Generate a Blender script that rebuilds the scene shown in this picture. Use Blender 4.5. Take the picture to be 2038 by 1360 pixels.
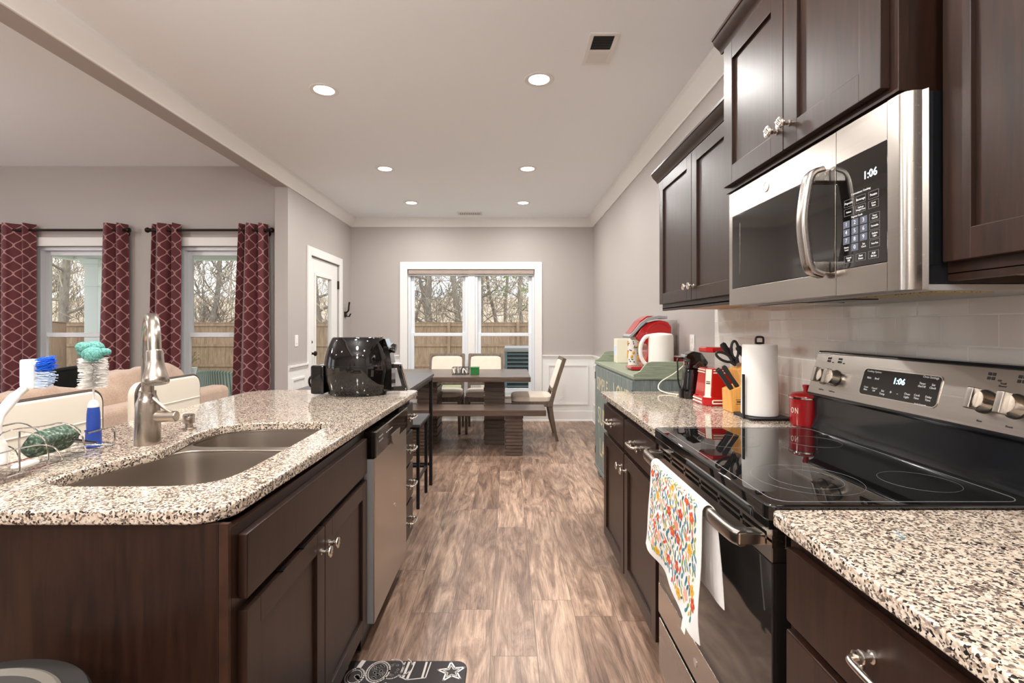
import bpy, bmesh, math, random
from mathutils import Matrix, Vector, noise
from math import pi, sin, cos, radians

for _o in list(bpy.data.objects):
    bpy.data.objects.remove(_o)
SC = bpy.context.scene
COL = SC.collection

# ------------------------------------------------------------------ camera
F, CX, CY, CH = 975.0, 1009.5, 650.5, 1.278      # focal length in pixels of a 2038-wide frame, horizon point, eye height
cam_d = bpy.data.cameras.new('camera')
cam_d.sensor_width = 36.0
cam_d.lens = F / 2038.0 * 36.0
cam_d.shift_x = (1019.0 - CX) / 2038.0
cam_d.shift_y = (CY - 680.0) / 2038.0
cam_d.clip_start = 0.02
cam_d.clip_end = 300
cam = bpy.data.objects.new('camera', cam_d)
COL.objects.link(cam)
cam.location = (0, 0, CH)
cam.rotation_euler = (pi / 2, 0, 0)
SC.camera = cam

# ------------------------------------------------------------------ view, sky
SC.view_settings.view_transform = 'Standard'
SC.view_settings.look = 'None'
SC.view_settings.gamma = 1.0
SC.view_settings.use_curve_mapping = False
SC.view_settings.exposure = 0.46
W = bpy.data.worlds.new('overcast_sky')
SC.world = W
W.use_nodes = True
_n = W.node_tree.nodes
_bg = _n['Background']
_tc = _n.new('ShaderNodeTexCoord')
_nz = _n.new('ShaderNodeTexNoise')
_nz.inputs['Scale'].default_value = 2.2
_nz.inputs['Detail'].default_value = 4
_rp = _n.new('ShaderNodeValToRGB')
_rp.color_ramp.elements[0].position = 0.3
_rp.color_ramp.elements[0].color = (0.80, 0.88, 1.0, 1)
_rp.color_ramp.elements[1].position = 0.7
_rp.color_ramp.elements[1].color = (1.0, 1.0, 1.0, 1)
W.node_tree.links.new(_tc.outputs['Generated'], _nz.inputs['Vector'])
W.node_tree.links.new(_nz.outputs['Fac'], _rp.inputs['Fac'])
W.node_tree.links.new(_rp.outputs['Color'], _bg.inputs['Color'])
SKY = 1.5
_bg.inputs['Strength'].default_value = SKY
LAMP_W = 13.0           # each recessed ceiling lamp
LAMP_COL = (1.0, 0.975, 0.945)
FILL_GLOBE = 62.0            # radiance of the unseen globes added to brighten the ceiling

# ------------------------------------------------------------------ helpers
def at_y(u, v, Y):
    s = Y / F
    return Vector(((u - CX) * s, Y, CH - (v - CY) * s))
def at_x(u, v, X):
    s = X / (u - CX)
    return Vector((X, s * F, CH - (v - CY) * s))
def at_z(u, v, Z):
    s = (CH - Z) / (v - CY)
    return Vector(((u - CX) * s, s * F, Z))

def lin(c):
    c = c / 255.0
    return c / 12.92 if c <= 0.04045 else ((c + 0.055) / 1.055) ** 2.4
def rgb(r, g, b):
    return (lin(r), lin(g), lin(b), 1.0)

WM = {}
def _link(o, parent, origin, kind=None):
    COL.objects.link(o)
    if parent is not None:
        o.parent = parent
        pm = WM[parent.name]
        o.location = pm.inverted() @ Vector(origin)
        R = pm.to_3x3().to_4x4()
        WM[o.name] = Matrix.Translation(Vector(origin)) @ R
    else:
        o.location = origin
        WM[o.name] = Matrix.Translation(Vector(origin))
    if kind:
        o['kind'] = kind
    return o

def tag(o, label=None, cat=None, group=None, kind=None):
    if label: o['label'] = label
    if cat: o['category'] = cat
    if group: o['group'] = group
    if kind: o['kind'] = kind
    return o

def thing(name, label, cat, loc=(0, 0, 0), rz=0.0, group=None, kind=None):
    o = bpy.data.objects.new(name, None)
    o.empty_display_size = 0.1
    COL.objects.link(o)
    o.location = loc
    o.rotation_euler = (0, 0, rz)
    WM[o.name] = Matrix.Translation(Vector(loc)) @ Matrix.Rotation(rz, 4, 'Z')
    return tag(o, label, cat, group, kind)

def copy_tree(o, parent=None):
    c = o.copy()
    COL.objects.link(c)
    if parent is not None:
        c.parent = parent
    for ch in list(o.children):
        copy_tree(ch, c)
    return c
def dup(o, loc=None, rz=None, label=None, group=None):
    c = copy_tree(o)
    if loc is not None: c.location = loc
    if rz is not None: c.rotation_euler = (0, 0, rz)
    if label: c['label'] = label
    if group: c['group'] = group
    return c

AX_NX = Matrix(((0, 0, -1, 0), (-1, 0, 0, 0), (0, 1, 0, 0), (0, 0, 0, 1)))   # lettering on a face that looks towards -X
AX_PX = Matrix(((0, 0, 1, 0), (1, 0, 0, 0), (0, 1, 0, 0), (0, 0, 0, 1)))     # towards +X
AX_NY = Matrix(((1, 0, 0, 0), (0, 0, -1, 0), (0, 1, 0, 0), (0, 0, 0, 1)))    # towards -Y

class B:
    """Collects shapes, in world coordinates, of ONE mesh object."""
    def __init__(self):
        self.bm = bmesh.new()
        self.uv = None
    def _take(self, t, m=0, M=None):
        for f in t.faces:
            f.material_index = m
        if M is not None:
            bmesh.ops.transform(t, matrix=M, verts=t.verts)
        me = bpy.data.meshes.new('tmp')
        t.to_mesh(me)
        t.free()
        self.bm.from_mesh(me)
        bpy.data.meshes.remove(me)
        return self
    def box(self, x0, x1, y0, y1, z0, z1, bev=0.0, m=0, seg=2, M=None):
        t = bmesh.new()
        bmesh.ops.create_cube(t, size=1)
        x0, x1 = min(x0, x1), max(x0, x1); y0, y1 = min(y0, y1), max(y0, y1); z0, z1 = min(z0, z1), max(z0, z1)
        for v in t.verts:
            v.co = Vector((x0 + (v.co.x + .5) * (x1 - x0), y0 + (v.co.y + .5) * (y1 - y0), z0 + (v.co.z + .5) * (z1 - z0)))
        if bev > 0:
            bev = min(bev, 0.49 * min(x1 - x0, y1 - y0, z1 - z0))
            bmesh.ops.bevel(t, geom=list(t.edges), offset=bev, segments=seg, profile=0.5, affect='EDGES')
        return self._take(t, m, M)
    def cyl(self, p0, p1, r0, r1=None, n=20, m=0, bev=0.0, M=None):
        r1 = r0 if r1 is None else r1
        p0, p1 = Vector(p0), Vector(p1)
        d = p1 - p0
        t = bmesh.new()
        bmesh.ops.create_cone(t, cap_ends=True, segments=n, radius1=r0, radius2=r1, depth=d.length)
        if bev > 0:
            es = [e for e in t.edges if len(e.link_faces) == 2 and any(len(f.verts) == n for f in e.link_faces)]
            bmesh.ops.bevel(t, geom=es, offset=bev, segments=2, profile=0.5, affect='EDGES')
        R = d.to_track_quat('Z', 'Y').to_matrix().to_4x4()
        T = Matrix.Translation((p0 + p1) / 2) @ R
        return self._take(t, m, T if M is None else M @ T)
    def tube(self, pts, r, n=8, m=0, closed=False, M=None):
        pts = [Vector(p) for p in pts]
        N = len(pts)
        rs = r if isinstance(r, (list, tuple)) else [r] * N
        t = bmesh.new()
        rings = []
        def tang(i):
            if closed: return (pts[(i + 1) % N] - pts[(i - 1) % N]).normalized()
            a, b = max(i - 1, 0), min(i + 1, N - 1)
            return (pts[b] - pts[a]).normalized()
        tg = tang(0)
        ref = Vector((0, 0, 1)) if abs(tg.z) < 0.9 else Vector((1, 0, 0))
        nrm = (ref - tg * ref.dot(tg)).normalized()
        for i in range(N):
            tg = tang(i)
            nrm = nrm - tg * nrm.dot(tg)
            if nrm.length < 1e-6:
                nrm = tg.orthogonal()
            nrm.normalize()
            bn = tg.cross(nrm)
            rings.append([t.verts.new(pts[i] + (nrm * cos(2 * pi * k / n) + bn * sin(2 * pi * k / n)) * rs[i]) for k in range(n)])
        for i in range(N if closed else N - 1):
            a, b = rings[i], rings[(i + 1) % N]
            for k in range(n):
                t.faces.new((a[k], a[(k + 1) % n], b[(k + 1) % n], b[k]))
        if not closed:
            t.faces.new(list(reversed(rings[0])))
            t.faces.new(rings[-1])
        return self._take(t, m, M)
    def lathe(self, prof, c=(0, 0, 0), n=32, m=0, M=None, cap=True):
        """prof: [(radius, height)] turned about the local Z axis at c."""
        t = bmesh.new()
        rings = []
        for r, z in prof:
            if r < 1e-5:
                rings.append([t.verts.new((0, 0, z))])
            else:
                rings.append([t.verts.new((r * cos(2 * pi * k / n), r * sin(2 * pi * k / n), z)) for k in range(n)])
        for a, b in zip(rings, rings[1:]):
            if len(a) == 1 and len(b) == 1: continue
            for k in range(n):
                k2 = (k + 1) % n
                if len(a) == 1: t.faces.new((a[0], b[k2], b[k]))
                elif len(b) == 1: t.faces.new((a[k], a[k2], b[0]))
                else: t.faces.new((a[k], a[k2], b[k2], b[k]))
        if cap:
            if len(rings[0]) > 1: t.faces.new(list(reversed(rings[0])))
            if len(rings[-1]) > 1: t.faces.new(rings[-1])
        T = Matrix.Translation(Vector(c))
        if M is not None: T = T @ M
        return self._take(t, m, T)
    def prism(self, pts, vec, m=0, bev=0.0, M=None, seg=2):
        """flat polygon pts (3-D) pushed along vec."""
        t = bmesh.new()
        vec = Vector(vec)
        a = [t.verts.new(Vector(p)) for p in pts]
        b = [t.verts.new(Vector(p) + vec) for p in pts]
        n = len(a)
        t.faces.new(a); t.faces.new(list(reversed(b)))
        for k in range(n):
            t.faces.new((a[k], b[k], b[(k + 1) % n], a[(k + 1) % n]))
        bmesh.ops.recalc_face_normals(t, faces=t.faces)
        if bev > 0:
            bmesh.ops.bevel(t, geom=list(t.edges), offset=bev, segments=seg, profile=0.5, affect='EDGES')
        return self._take(t, m, M)
    def loft(self, rings, m=0, caps=(True, True), closed=True):
        """rings: lists of 3-D points of equal length."""
        t = bmesh.new()
        vs = [[t.verts.new(Vector(p)) for p in r] for r in rings]
        n = len(vs[0])
        for a, b in zip(vs, vs[1:]):
            for k in range(n if closed else n - 1):
                t.faces.new((a[k], a[(k + 1) % n], b[(k + 1) % n], b[k]))
        if caps[0]: t.faces.new(list(reversed(vs[0])))
        if caps[1]: t.faces.new(vs[-1])
        bmesh.ops.recalc_face_normals(t, faces=t.faces)
        return self._take(t, m)
    def sheet(self, fn, nu, nv, th=0.0, m=0, uvfn=None, mfn=None):
        """surface fn(u,v) with thickness th along its normals."""
        t = bmesh.new()
        P = [[Vector(fn(i / nu, j / nv)) for j in range(nv + 1)] for i in range(nu + 1)]
        def nrm(i, j):
            a = P[min(i + 1, nu)][j] - P[max(i - 1, 0)][j]
            b = P[i][min(j + 1, nv)] - P[i][max(j - 1, 0)]
            c = a.cross(b)
            return c.normalized() if c.length > 1e-9 else Vector((0, 0, 1))
        A = [[t.verts.new(P[i][j]) for j in range(nv + 1)] for i in range(nu + 1)]
        lay = t.loops.layers.uv.new('UVMap') if uvfn else None
        def quad(vs, ij):
            f = t.faces.new(vs)
            f.material_index = mfn((ij[0][0] + .5) / nu, (ij[0][1] + .5) / nv) if mfn else m
            if lay:
                for l, (i, j) in zip(f.loops, ij):
                    l[lay].uv = uvfn(i / nu, j / nv)
        for i in range(nu):
            for j in range(nv):
                ij = [(i, j), (i + 1, j), (i + 1, j + 1), (i, j + 1)]
                quad([A[x][y] for x, y in ij], ij)
        if th:
            C = [[t.verts.new(P[i][j] - nrm(i, j) * th) for j in range(nv + 1)] for i in range(nu + 1)]
            for i in range(nu):
                for j in range(nv):
                    ij = [(i, j), (i, j + 1), (i + 1, j + 1), (i + 1, j)]
                    quad([C[x][y] for x, y in ij], ij)
            for i in range(nu):
                for j in (0, nv):
                    ij = [(i, j), (i + 1, j), (i + 1, j), (i, j)]
                    quad([A[i][j], A[i + 1][j], C[i + 1][j], C[i][j]], ij)
            for j in range(nv):
                for i in (0, nu):
                    ij = [(i, j), (i, j + 1), (i, j + 1), (i, j)]
                    quad([A[i][j], A[i][j + 1], C[i][j + 1], C[i][j]], ij)
            bmesh.ops.recalc_face_normals(t, faces=t.faces)
        me = bpy.data.meshes.new('tmp'); t.to_mesh(me); t.free()
        self.bm.from_mesh(me); bpy.data.meshes.remove(me)
        return self
    def puff(self, c, s, p=4.0, nu=28, nv=16, m=0, wob=0.0, M=None, seed=0.0):
        """cushion: superellipsoid of half sizes s and squareness p, with soft irregularity wob."""
        t = bmesh.new()
        e = 2.0 / p
        def sg(x): return math.copysign(abs(x) ** e, x)
        c = Vector(c)
        rows = []
        for j in range(nv + 1):
            ph = -pi / 2 + pi * j / nv
            row = []
            for i in range(nu if 0 < j < nv else 1):
                th = 2 * pi * i / nu
                d = Vector((sg(cos(ph)) * sg(cos(th)), sg(cos(ph)) * sg(sin(th)), sg(sin(ph))))
                q = Vector((d.x * s[0], d.y * s[1], d.z * s[2]))
                if wob:
                    q += q.normalized() * wob * noise.noise(q * 7.0 + Vector((seed, seed * 2, 0)))
                row.append(t.verts.new(c + q if M is None else c + M @ q))
            rows.append(row)
        for a, b in zip(rows, rows[1:]):
            for i in range(nu):
                i2 = (i + 1) % nu
                if len(a) == 1: t.faces.new((a[0], b[i2], b[i]))
                elif len(b) == 1: t.faces.new((a[i], a[i2], b[0]))
                else: t.faces.new((a[i], a[i2], b[i2], b[i]))
        bmesh.ops.recalc_face_normals(t, faces=t.faces)
        return self._take(t, m)
    def ball(self, c, r, m=0, n=16):
        t = bmesh.new()
        bmesh.ops.create_uvsphere(t, u_segments=n, v_segments=n // 2, radius=r if not isinstance(r, (tuple, list)) else 1)
        M = Matrix.Translation(Vector(c))
        if isinstance(r, (tuple, list)):
            M = M @ Matrix.Diagonal((r[0], r[1], r[2], 1))
        return self._take(t, m, M)
    def text(self, body, size, M, m=0, ext=0.0003, align='CENTER', bold=0.0):
        cu = bpy.data.curves.new('lettering', 'FONT')
        cu.body = body
        cu.size = size
        cu.align_x = align
        cu.align_y = 'CENTER'
        cu.extrude = ext
        cu.offset = bold
        cu.resolution_u = 2
        o = bpy.data.objects.new('lettering', cu)
        COL.objects.link(o)
        dg = bpy.context.evaluated_depsgraph_get()
        me = bpy.data.meshes.new_from_object(o.evaluated_get(dg))
        bpy.data.objects.remove(o)
        bpy.data.curves.remove(cu)
        t = bmesh.new()
        t.from_mesh(me)
        bpy.data.meshes.remove(me)
        return self._take(t, m, M)
    def slab(self, outer, holes, z0, z1, ease=0.004, m=0):
        """flat slab with eased edges and holes (2-D outlines)."""
        cu = bpy.data.curves.new('outline', 'CURVE')
        cu.dimensions = '2D'
        cu.fill_mode = 'BOTH'
        cu.extrude = max(1e-5, (z1 - z0) / 2 - ease)
        cu.bevel_depth = ease
        cu.offset = -ease
        cu.bevel_resolution = 2
        for pts in [outer] + list(holes):
            sp = cu.splines.new('POLY')
            sp.points.add(len(pts) - 1)
            for q, (x, y) in zip(sp.points, pts):
                q.co = (x, y, 0, 1)
            sp.use_cyclic_u = True
        o = bpy.data.objects.new('outline', cu)
        COL.objects.link(o)
        dg = bpy.context.evaluated_depsgraph_get()
        me = bpy.data.meshes.new_from_object(o.evaluated_get(dg))
        bpy.data.objects.remove(o)
        bpy.data.curves.remove(cu)
        t = bmesh.new()
        t.from_mesh(me)
        bpy.data.meshes.remove(me)
        bmesh.ops.remove_doubles(t, verts=t.verts, dist=1e-5)
        bmesh.ops.recalc_face_normals(t, faces=t.faces)
        return self._take(t, m, Matrix.Translation((0, 0, (z0 + z1) / 2)))
    def build(self, name, mats, parent=None, smooth=38, kind=None, origin=None):
        me = bpy.data.meshes.new(name)
        bm = self.bm
        if origin is None:
            xs = [v.co for v in bm.verts]
            lo = Vector([min(c[i] for c in xs) for i in range(3)])
            hi = Vector([max(c[i] for c in xs) for i in range(3)])
            origin = (lo + hi) / 2
            if parent is None:
                origin.z = lo.z
        T = Matrix.Translation(-Vector(origin))
        if parent is not None:
            T = WM[parent.name].to_3x3().to_4x4().inverted() @ T
        bmesh.ops.transform(bm, matrix=T, verts=bm.verts)
        bm.to_mesh(me)
        bm.free()
        for mt in (mats if isinstance(mats, (list, tuple)) else [mats]):
            me.materials.append(mt)
        if smooth:
            me.shade_smooth()
            me.set_sharp_from_angle(angle=radians(smooth))
        o = bpy.data.objects.new(name, me)
        if smooth and len(me.polygons) < 20000:
            wn = o.modifiers.new('even_shading', 'WEIGHTED_NORMAL')
            wn.keep_sharp = True
            wn.weight = 60
        return _link(o, parent, origin, kind)

def rrect(x0, x1, y0, y1, r, n=6):
    """rounded rectangle outline; r one radius or four (x1y0, x1y1, x0y1, x0y0)."""
    rs = r if isinstance(r, (list, tuple)) else [r] * 4
    out = []
    for (cx, cy, a0), q in zip([(x1, y0, -90), (x1, y1, 0), (x0, y1, 90), (x0, y0, 180)], rs):
        sx = -1 if cx == x1 else 1
        sy = -1 if cy == y1 else 1
        for k in range(n + 1):
            a = radians(a0 + 90 * k / n)
            out.append((cx + sx * q + q * cos(a), cy + sy * q + q * sin(a)))
    return out

def arc(c, r, a0, a1, n, ax1, ax2):
    c, ax1, ax2 = Vector(c), Vector(ax1), Vector(ax2)
    return [c + ax1 * (r * cos(radians(a0 + (a1 - a0) * k / n))) + ax2 * (r * sin(radians(a0 + (a1 - a0) * k / n))) for k in range(n + 1)]

def smooth_path(pts, n=6):
    """Catmull-Rom through pts."""
    P = [Vector(p) for p in pts]
    P = [P[0] * 2 - P[1]] + P + [P[-1] * 2 - P[-2]]
    out = []
    for i in range(1, len(P) - 2):
        for k in range(n):
            t = k / n
            a, b, c, d = P[i - 1], P[i], P[i + 1], P[i + 2]
            out.append(0.5 * ((2 * b) + (c - a) * t + (2 * a - 5 * b + 4 * c - d) * t * t + (3 * b - a - 3 * c + d) * t ** 3))
    out.append(P[-2])
    return out
# ------------------------------------------------------------------ materials
def mat(name, col, rough=0.5, metal=0.0, **kw):
    m = bpy.data.materials.new(name)
    m.use_nodes = True
    b = m.node_tree.nodes['Principled BSDF']
    b.inputs['Base Color'].default_value = col if len(col) == 4 else (*col, 1)
    b.inputs['Roughness'].default_value = rough
    b.inputs['Metallic'].default_value = metal
    for k, v in kw.items():
        b.inputs[k.replace('_', ' ')].default_value = v
    return m
class NT:
    def __init__(self, m):
        self.t = m.node_tree
        self.b = self.t.nodes['Principled BSDF']
    def n(self, kind, **kw):
        x = self.t.nodes.new('ShaderNode' + kind)
        for k, v in kw.items():
            if hasattr(x, k) and k not in x.inputs: setattr(x, k, v)
            else: x.inputs[k].default_value = v
        return x
    def l(self, a, b):
        self.t.links.new(a, b)
        return self
    def coord(self, scale=(1, 1, 1), kind='Object', rot=(0, 0, 0)):
        c = self.n('TexCoord')
        mp = self.n('Mapping')
        mp.inputs['Scale'].default_value = scale
        mp.inputs['Rotation'].default_value = rot
        self.l(c.outputs[kind], mp.inputs['Vector'])
        return mp.outputs['Vector']
    def world(self, scale=(1, 1, 1)):
        c = self.n('NewGeometry')
        mp = self.n('Mapping')
        mp.inputs['Scale'].default_value = scale
        self.l(c.outputs['Position'], mp.inputs['Vector'])
        return mp.outputs['Vector']
    def noise(self, vec, scale, detail=3, rough=0.5, dist=0.0):
        x = self.n('TexNoise')
        x.inputs['Scale'].default_value = scale
        x.inputs['Detail'].default_value = detail
        x.inputs['Roughness'].default_value = rough
        x.inputs['Distortion'].default_value = dist
        self.l(vec, x.inputs['Vector'])
        return x.outputs['Fac']
    def ramp(self, fac, stops, interp='LINEAR'):
        r = self.n('ValToRGB')
        cr = r.color_ramp
        cr.interpolation = interp
        while len(cr.elements) < len(stops):
            cr.elements.new(0.5)
        for e, (p, c) in zip(cr.elements, stops):
            e.position = p
            e.color = c if len(c) == 4 else (*c, 1)
        self.l(fac, r.inputs['Fac'])
        return r.outputs['Color']
    def mix(self, fac, a, b, mode='MIX'):
        x = self.n('Mix', data_type='RGBA', blend_type=mode)
        ins = [i for i in x.inputs if i.type == 'RGBA']
        if isinstance(fac, (int, float)): x.inputs[0].default_value = fac
        else: self.l(fac, x.inputs[0])
        for s, v in ((ins[0], a), (ins[1], b)):
            if isinstance(v, tuple): s.default_value = v if len(v) == 4 else (*v, 1)
            else: self.l(v, s)
        return [o for o in x.outputs if o.type == 'RGBA'][0]
    def math(self, op, a, b=0.0, clamp=False):
        x = self.n('Math', operation=op, use_clamp=clamp)
        for s, v in ((x.inputs[0], a), (x.inputs[1], b)):
            if isinstance(v, (int, float)): s.default_value = v
            else: self.l(v, s)
        return x.outputs[0]
    def bump(self, h, strength=0.2, dist=0.002):
        x = self.n('Bump')
        x.inputs['Strength'].default_value = strength
        x.inputs['Distance'].default_value = dist
        self.l(h, x.inputs['Height'])
        self.l(x.outputs['Normal'], self.b.inputs['Normal'])
    def col(self, s): self.l(s, self.b.inputs['Base Color'])
    def rgh(self, s): self.l(s, self.b.inputs['Roughness'])

def paint(name, col, rough=0.55, bump=0.04):
    m = mat(name, col, rough)
    t = NT(m)
    t.bump(t.noise(t.world(), 180, 2), bump, 0.001)
    return m

M = {}
M['wall'] = paint('greige wall paint', rgb(175, 167, 162))
M['ceil'] = paint('white ceiling paint', rgb(246, 249, 252), 0.7)
M['trim'] = paint('white trim paint', rgb(232, 229, 225), 0.35, 0.02)
M['vinyl'] = mat('white window vinyl', rgb(225, 228, 232), 0.35)
M['plate'] = mat('white plastic plate', rgb(235, 232, 228), 0.3)
M['black'] = mat('black plastic', rgb(22, 21, 21), 0.28)
M['blackmatte'] = mat('matte black', rgb(26, 26, 28), 0.5)
M['gloss'] = mat('glossy black plastic', rgb(14, 12, 11), 0.06, Coat_Weight=0.5)
M['blackmetal'] = mat('black powder coated steel', rgb(30, 29, 30), 0.42, 0.3)
M['bronze'] = mat('oil rubbed bronze', rgb(34, 26, 23), 0.35, 0.6)
M['nickel'] = mat('satin nickel', (0.66, 0.61, 0.55), 0.22, 1.0)
M['chrome'] = mat('polished chrome', (0.8, 0.8, 0.8), 0.07, 1.0)
M['white'] = mat('white glazed ceramic', rgb(236, 230, 222), 0.22)
M['paperwhite'] = mat('white paper', rgb(242, 239, 233), 0.85)
M['cream'] = mat('cream trim', rgb(235, 228, 208), 0.35)
M['red'] = mat('glossy red', rgb(176, 10, 16), 0.14, Coat_Weight=0.6)
M['redmatte'] = mat('red enamel', rgb(150, 12, 16), 0.2, Coat_Weight=0.5)
M['greyplastic'] = mat('grey plastic', rgb(150, 150, 150), 0.35)
M['blue'] = mat('blue plastic', rgb(34, 66, 150), 0.4)
M['bluebr'] = mat('blue bristle', rgb(20, 105, 225), 0.6)
M['palebr'] = mat('pale blue bristle', rgb(205, 220, 240), 0.6)
M['whiteplastic'] = mat('white plastic', rgb(238, 235, 230), 0.35)
M['ink'] = mat('dark printed ink', rgb(40, 38, 38), 0.6)
M['leaf'] = mat('evergreen needles', rgb(150, 168, 112), 0.8)
M['sand'] = mat('dried plant stems', rgb(196, 178, 140), 0.9)

def emission(name, col, s):
    m = bpy.data.materials.new(name)
    m.use_nodes = True
    nt = m.node_tree
    e = nt.nodes.new('ShaderNodeEmission')
    e.inputs['Color'].default_value = (*col, 1)
    e.inputs['Strength'].default_value = s
    nt.links.new(e.outputs[0], nt.nodes['Material Output'].inputs['Surface'])
    return m
M['lens'] = emission('lit lamp lens', (1, 0.95, 0.88), 9)
M['digits'] = emission('lit clock digits', (0.55, 0.95, 1.0), 2.2)
M['digitsw'] = emission('lit white clock digits', (0.8, 0.87, 1.0), 1.6)
M['print'] = mat('white printed legend', rgb(225, 225, 225), 0.5)
M['printdim'] = mat('grey printed legend', rgb(120, 120, 122), 0.5)
M['keyblue'] = mat('slate blue key', rgb(84, 90, 106), 0.4)

def glass(name, tint=(1, 1, 1), refl=1.0):
    m = bpy.data.materials.new(name)
    m.use_nodes = True
    nt = m.node_tree
    nt.nodes.remove(nt.nodes['Principled BSDF'])
    tr = nt.nodes.new('ShaderNodeBsdfTransparent')
    tr.inputs['Color'].default_value = (*tint, 1)
    gl = nt.nodes.new('ShaderNodeBsdfGlossy')
    gl.inputs['Roughness'].default_value = 0.01
    lw = nt.nodes.new('ShaderNodeLayerWeight')
    lw.inputs['Blend'].default_value = 0.5
    pw = nt.nodes.new('ShaderNodeMath')
    pw.operation = 'POWER'
    nt.links.new(lw.outputs['Facing'], pw.inputs[0])
    pw.inputs[1].default_value = 5.0
    fr = nt.nodes.new('ShaderNodeMath')
    fr.operation = 'MULTIPLY_ADD'
    nt.links.new(pw.outputs[0], fr.inputs[0])
    fr.inputs[1].default_value = 0.6 * refl
    fr.inputs[2].default_value = 0.035 * refl
    mx = nt.nodes.new('ShaderNodeMixShader')
    nt.links.new(fr.outputs[0], mx.inputs[0])
    nt.links.new(tr.outputs[0], mx.inputs[1])
    nt.links.new(gl.outputs[0], mx.inputs[2])
    nt.links.new(mx.outputs[0], nt.nodes['Material Output'].inputs['Surface'])
    return m
M['pane'] = glass('window glass', (0.975, 0.99, 0.985), 0.5)
M['clear'] = glass('clear plastic', (0.86, 0.85, 0.84))

def wood_floor():
    m = mat('grey brown oak planks', (0.2, 0.15, 0.12), 0.36)
    t = NT(m)
    geo = t.n('NewGeometry')
    sx = t.n('SeparateXYZ')
    t.l(geo.outputs['Position'], sx.inputs[0])
    cm = t.n('CombineXYZ')
    ys = t.math('ADD', sx.outputs['X'], 10.075)
    row = t.math('FLOOR', t.math('DIVIDE', ys, 0.182))
    hsh = t.math('FRACT', t.math('MULTIPLY', t.math('SINE', t.math('MULTIPLY', row, 12.9898)), 437.585))
    t.l(t.math('ADD', t.math('ADD', sx.outputs['Y'], 40.0), t.math('MULTIPLY', hsh, 1.22)), cm.inputs['X'])
    t.l(ys, cm.inputs['Y'])
    br = t.n('TexBrick', offset=0.0, offset_frequency=2, squash=1.0)
    br.inputs['Scale'].default_value = 1.0
    br.inputs['Brick Width'].default_value = 1.22
    br.inputs['Row Height'].default_value = 0.182
    br.inputs['Mortar Size'].default_value = 0.0012
    br.inputs['Mortar Smooth'].default_value = 0.3
    br.inputs['Bias'].default_value = 0.0
    br.inputs['Color1'].default_value = (0, 0, 0, 1)
    br.inputs['Color2'].default_value = (1, 1, 1, 1)
    br.inputs['Mortar'].default_value = (0.3, 0.3, 0.3, 1)
    t.l(cm.outputs[0], br.inputs['Vector'])
    off = t.n('VectorMath', operation='MULTIPLY_ADD')
    t.l(br.outputs['Color'], off.inputs[0])
    off.inputs[1].default_value = (7.3, 11.1, 3.7)
    mp = t.n('Mapping')
    mp.inputs['Scale'].default_value = (0.8, 4.6, 1)
    t.l(cm.outputs[0], mp.inputs['Vector'])
    t.l(mp.outputs[0], off.inputs[2])
    v = off.outputs[0]
    g1 = t.noise(v, 1.9, 7, 0.66, 2.6)
    mp2 = t.n('Mapping')
    mp2.inputs['Scale'].default_value = (2.2, 60, 1)
    t.l(cm.outputs[0], mp2.inputs['Vector'])
    g2 = t.noise(mp2.outputs[0], 3.2, 4, 0.65, 0.8)
    g3 = t.noise(cm.outputs[0], 1.3, 3, 0.5, 0.4)
    c1 = t.ramp(g1, [(0.22, rgb(74, 58, 46)), (0.40, rgb(120, 98, 80)), (0.55, rgb(158, 135, 114)), (0.78, rgb(200, 178, 155))])
    c2 = t.mix(0.65, c1, t.ramp(g2, [(0.3, rgb(140, 122, 112)), (0.52, rgb(222, 210, 200)), (0.7, rgb(255, 252, 248))]), 'MULTIPLY')
    tone = t.ramp(br.outputs['Color'], [(0.0, rgb(178, 160, 148)), (0.5, rgb(215, 200, 190)), (1.0, rgb(250, 240, 232))])
    c3 = t.mix(0.8, c2, tone, 'MULTIPLY')
    c4 = t.mix(0.5, c3, t.ramp(g3, [(0.35, rgb(120, 100, 90)), (0.65, rgb(255, 245, 235))]), 'MULTIPLY')
    c5 = t.mix(br.outputs['Fac'], c4, rgb(58, 46, 40))
    hs = t.n('HueSaturation')
    hs.inputs['Value'].default_value = 2.3
    hs.inputs['Saturation'].default_value = 0.80
    t.l(c5, hs.inputs['Color'])
    t.col(hs.outputs[0])
    t.rgh(t.ramp(g2, [(0.3, (0.42, 0.42, 0.42, 1)), (0.7, (0.28, 0.28, 0.28, 1))]))
    t.bump(t.mix(0.5, g2, br.outputs['Fac'], 'SUBTRACT'), 0.12, 0.001)
    return m
M['floor'] = wood_floor()

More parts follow.
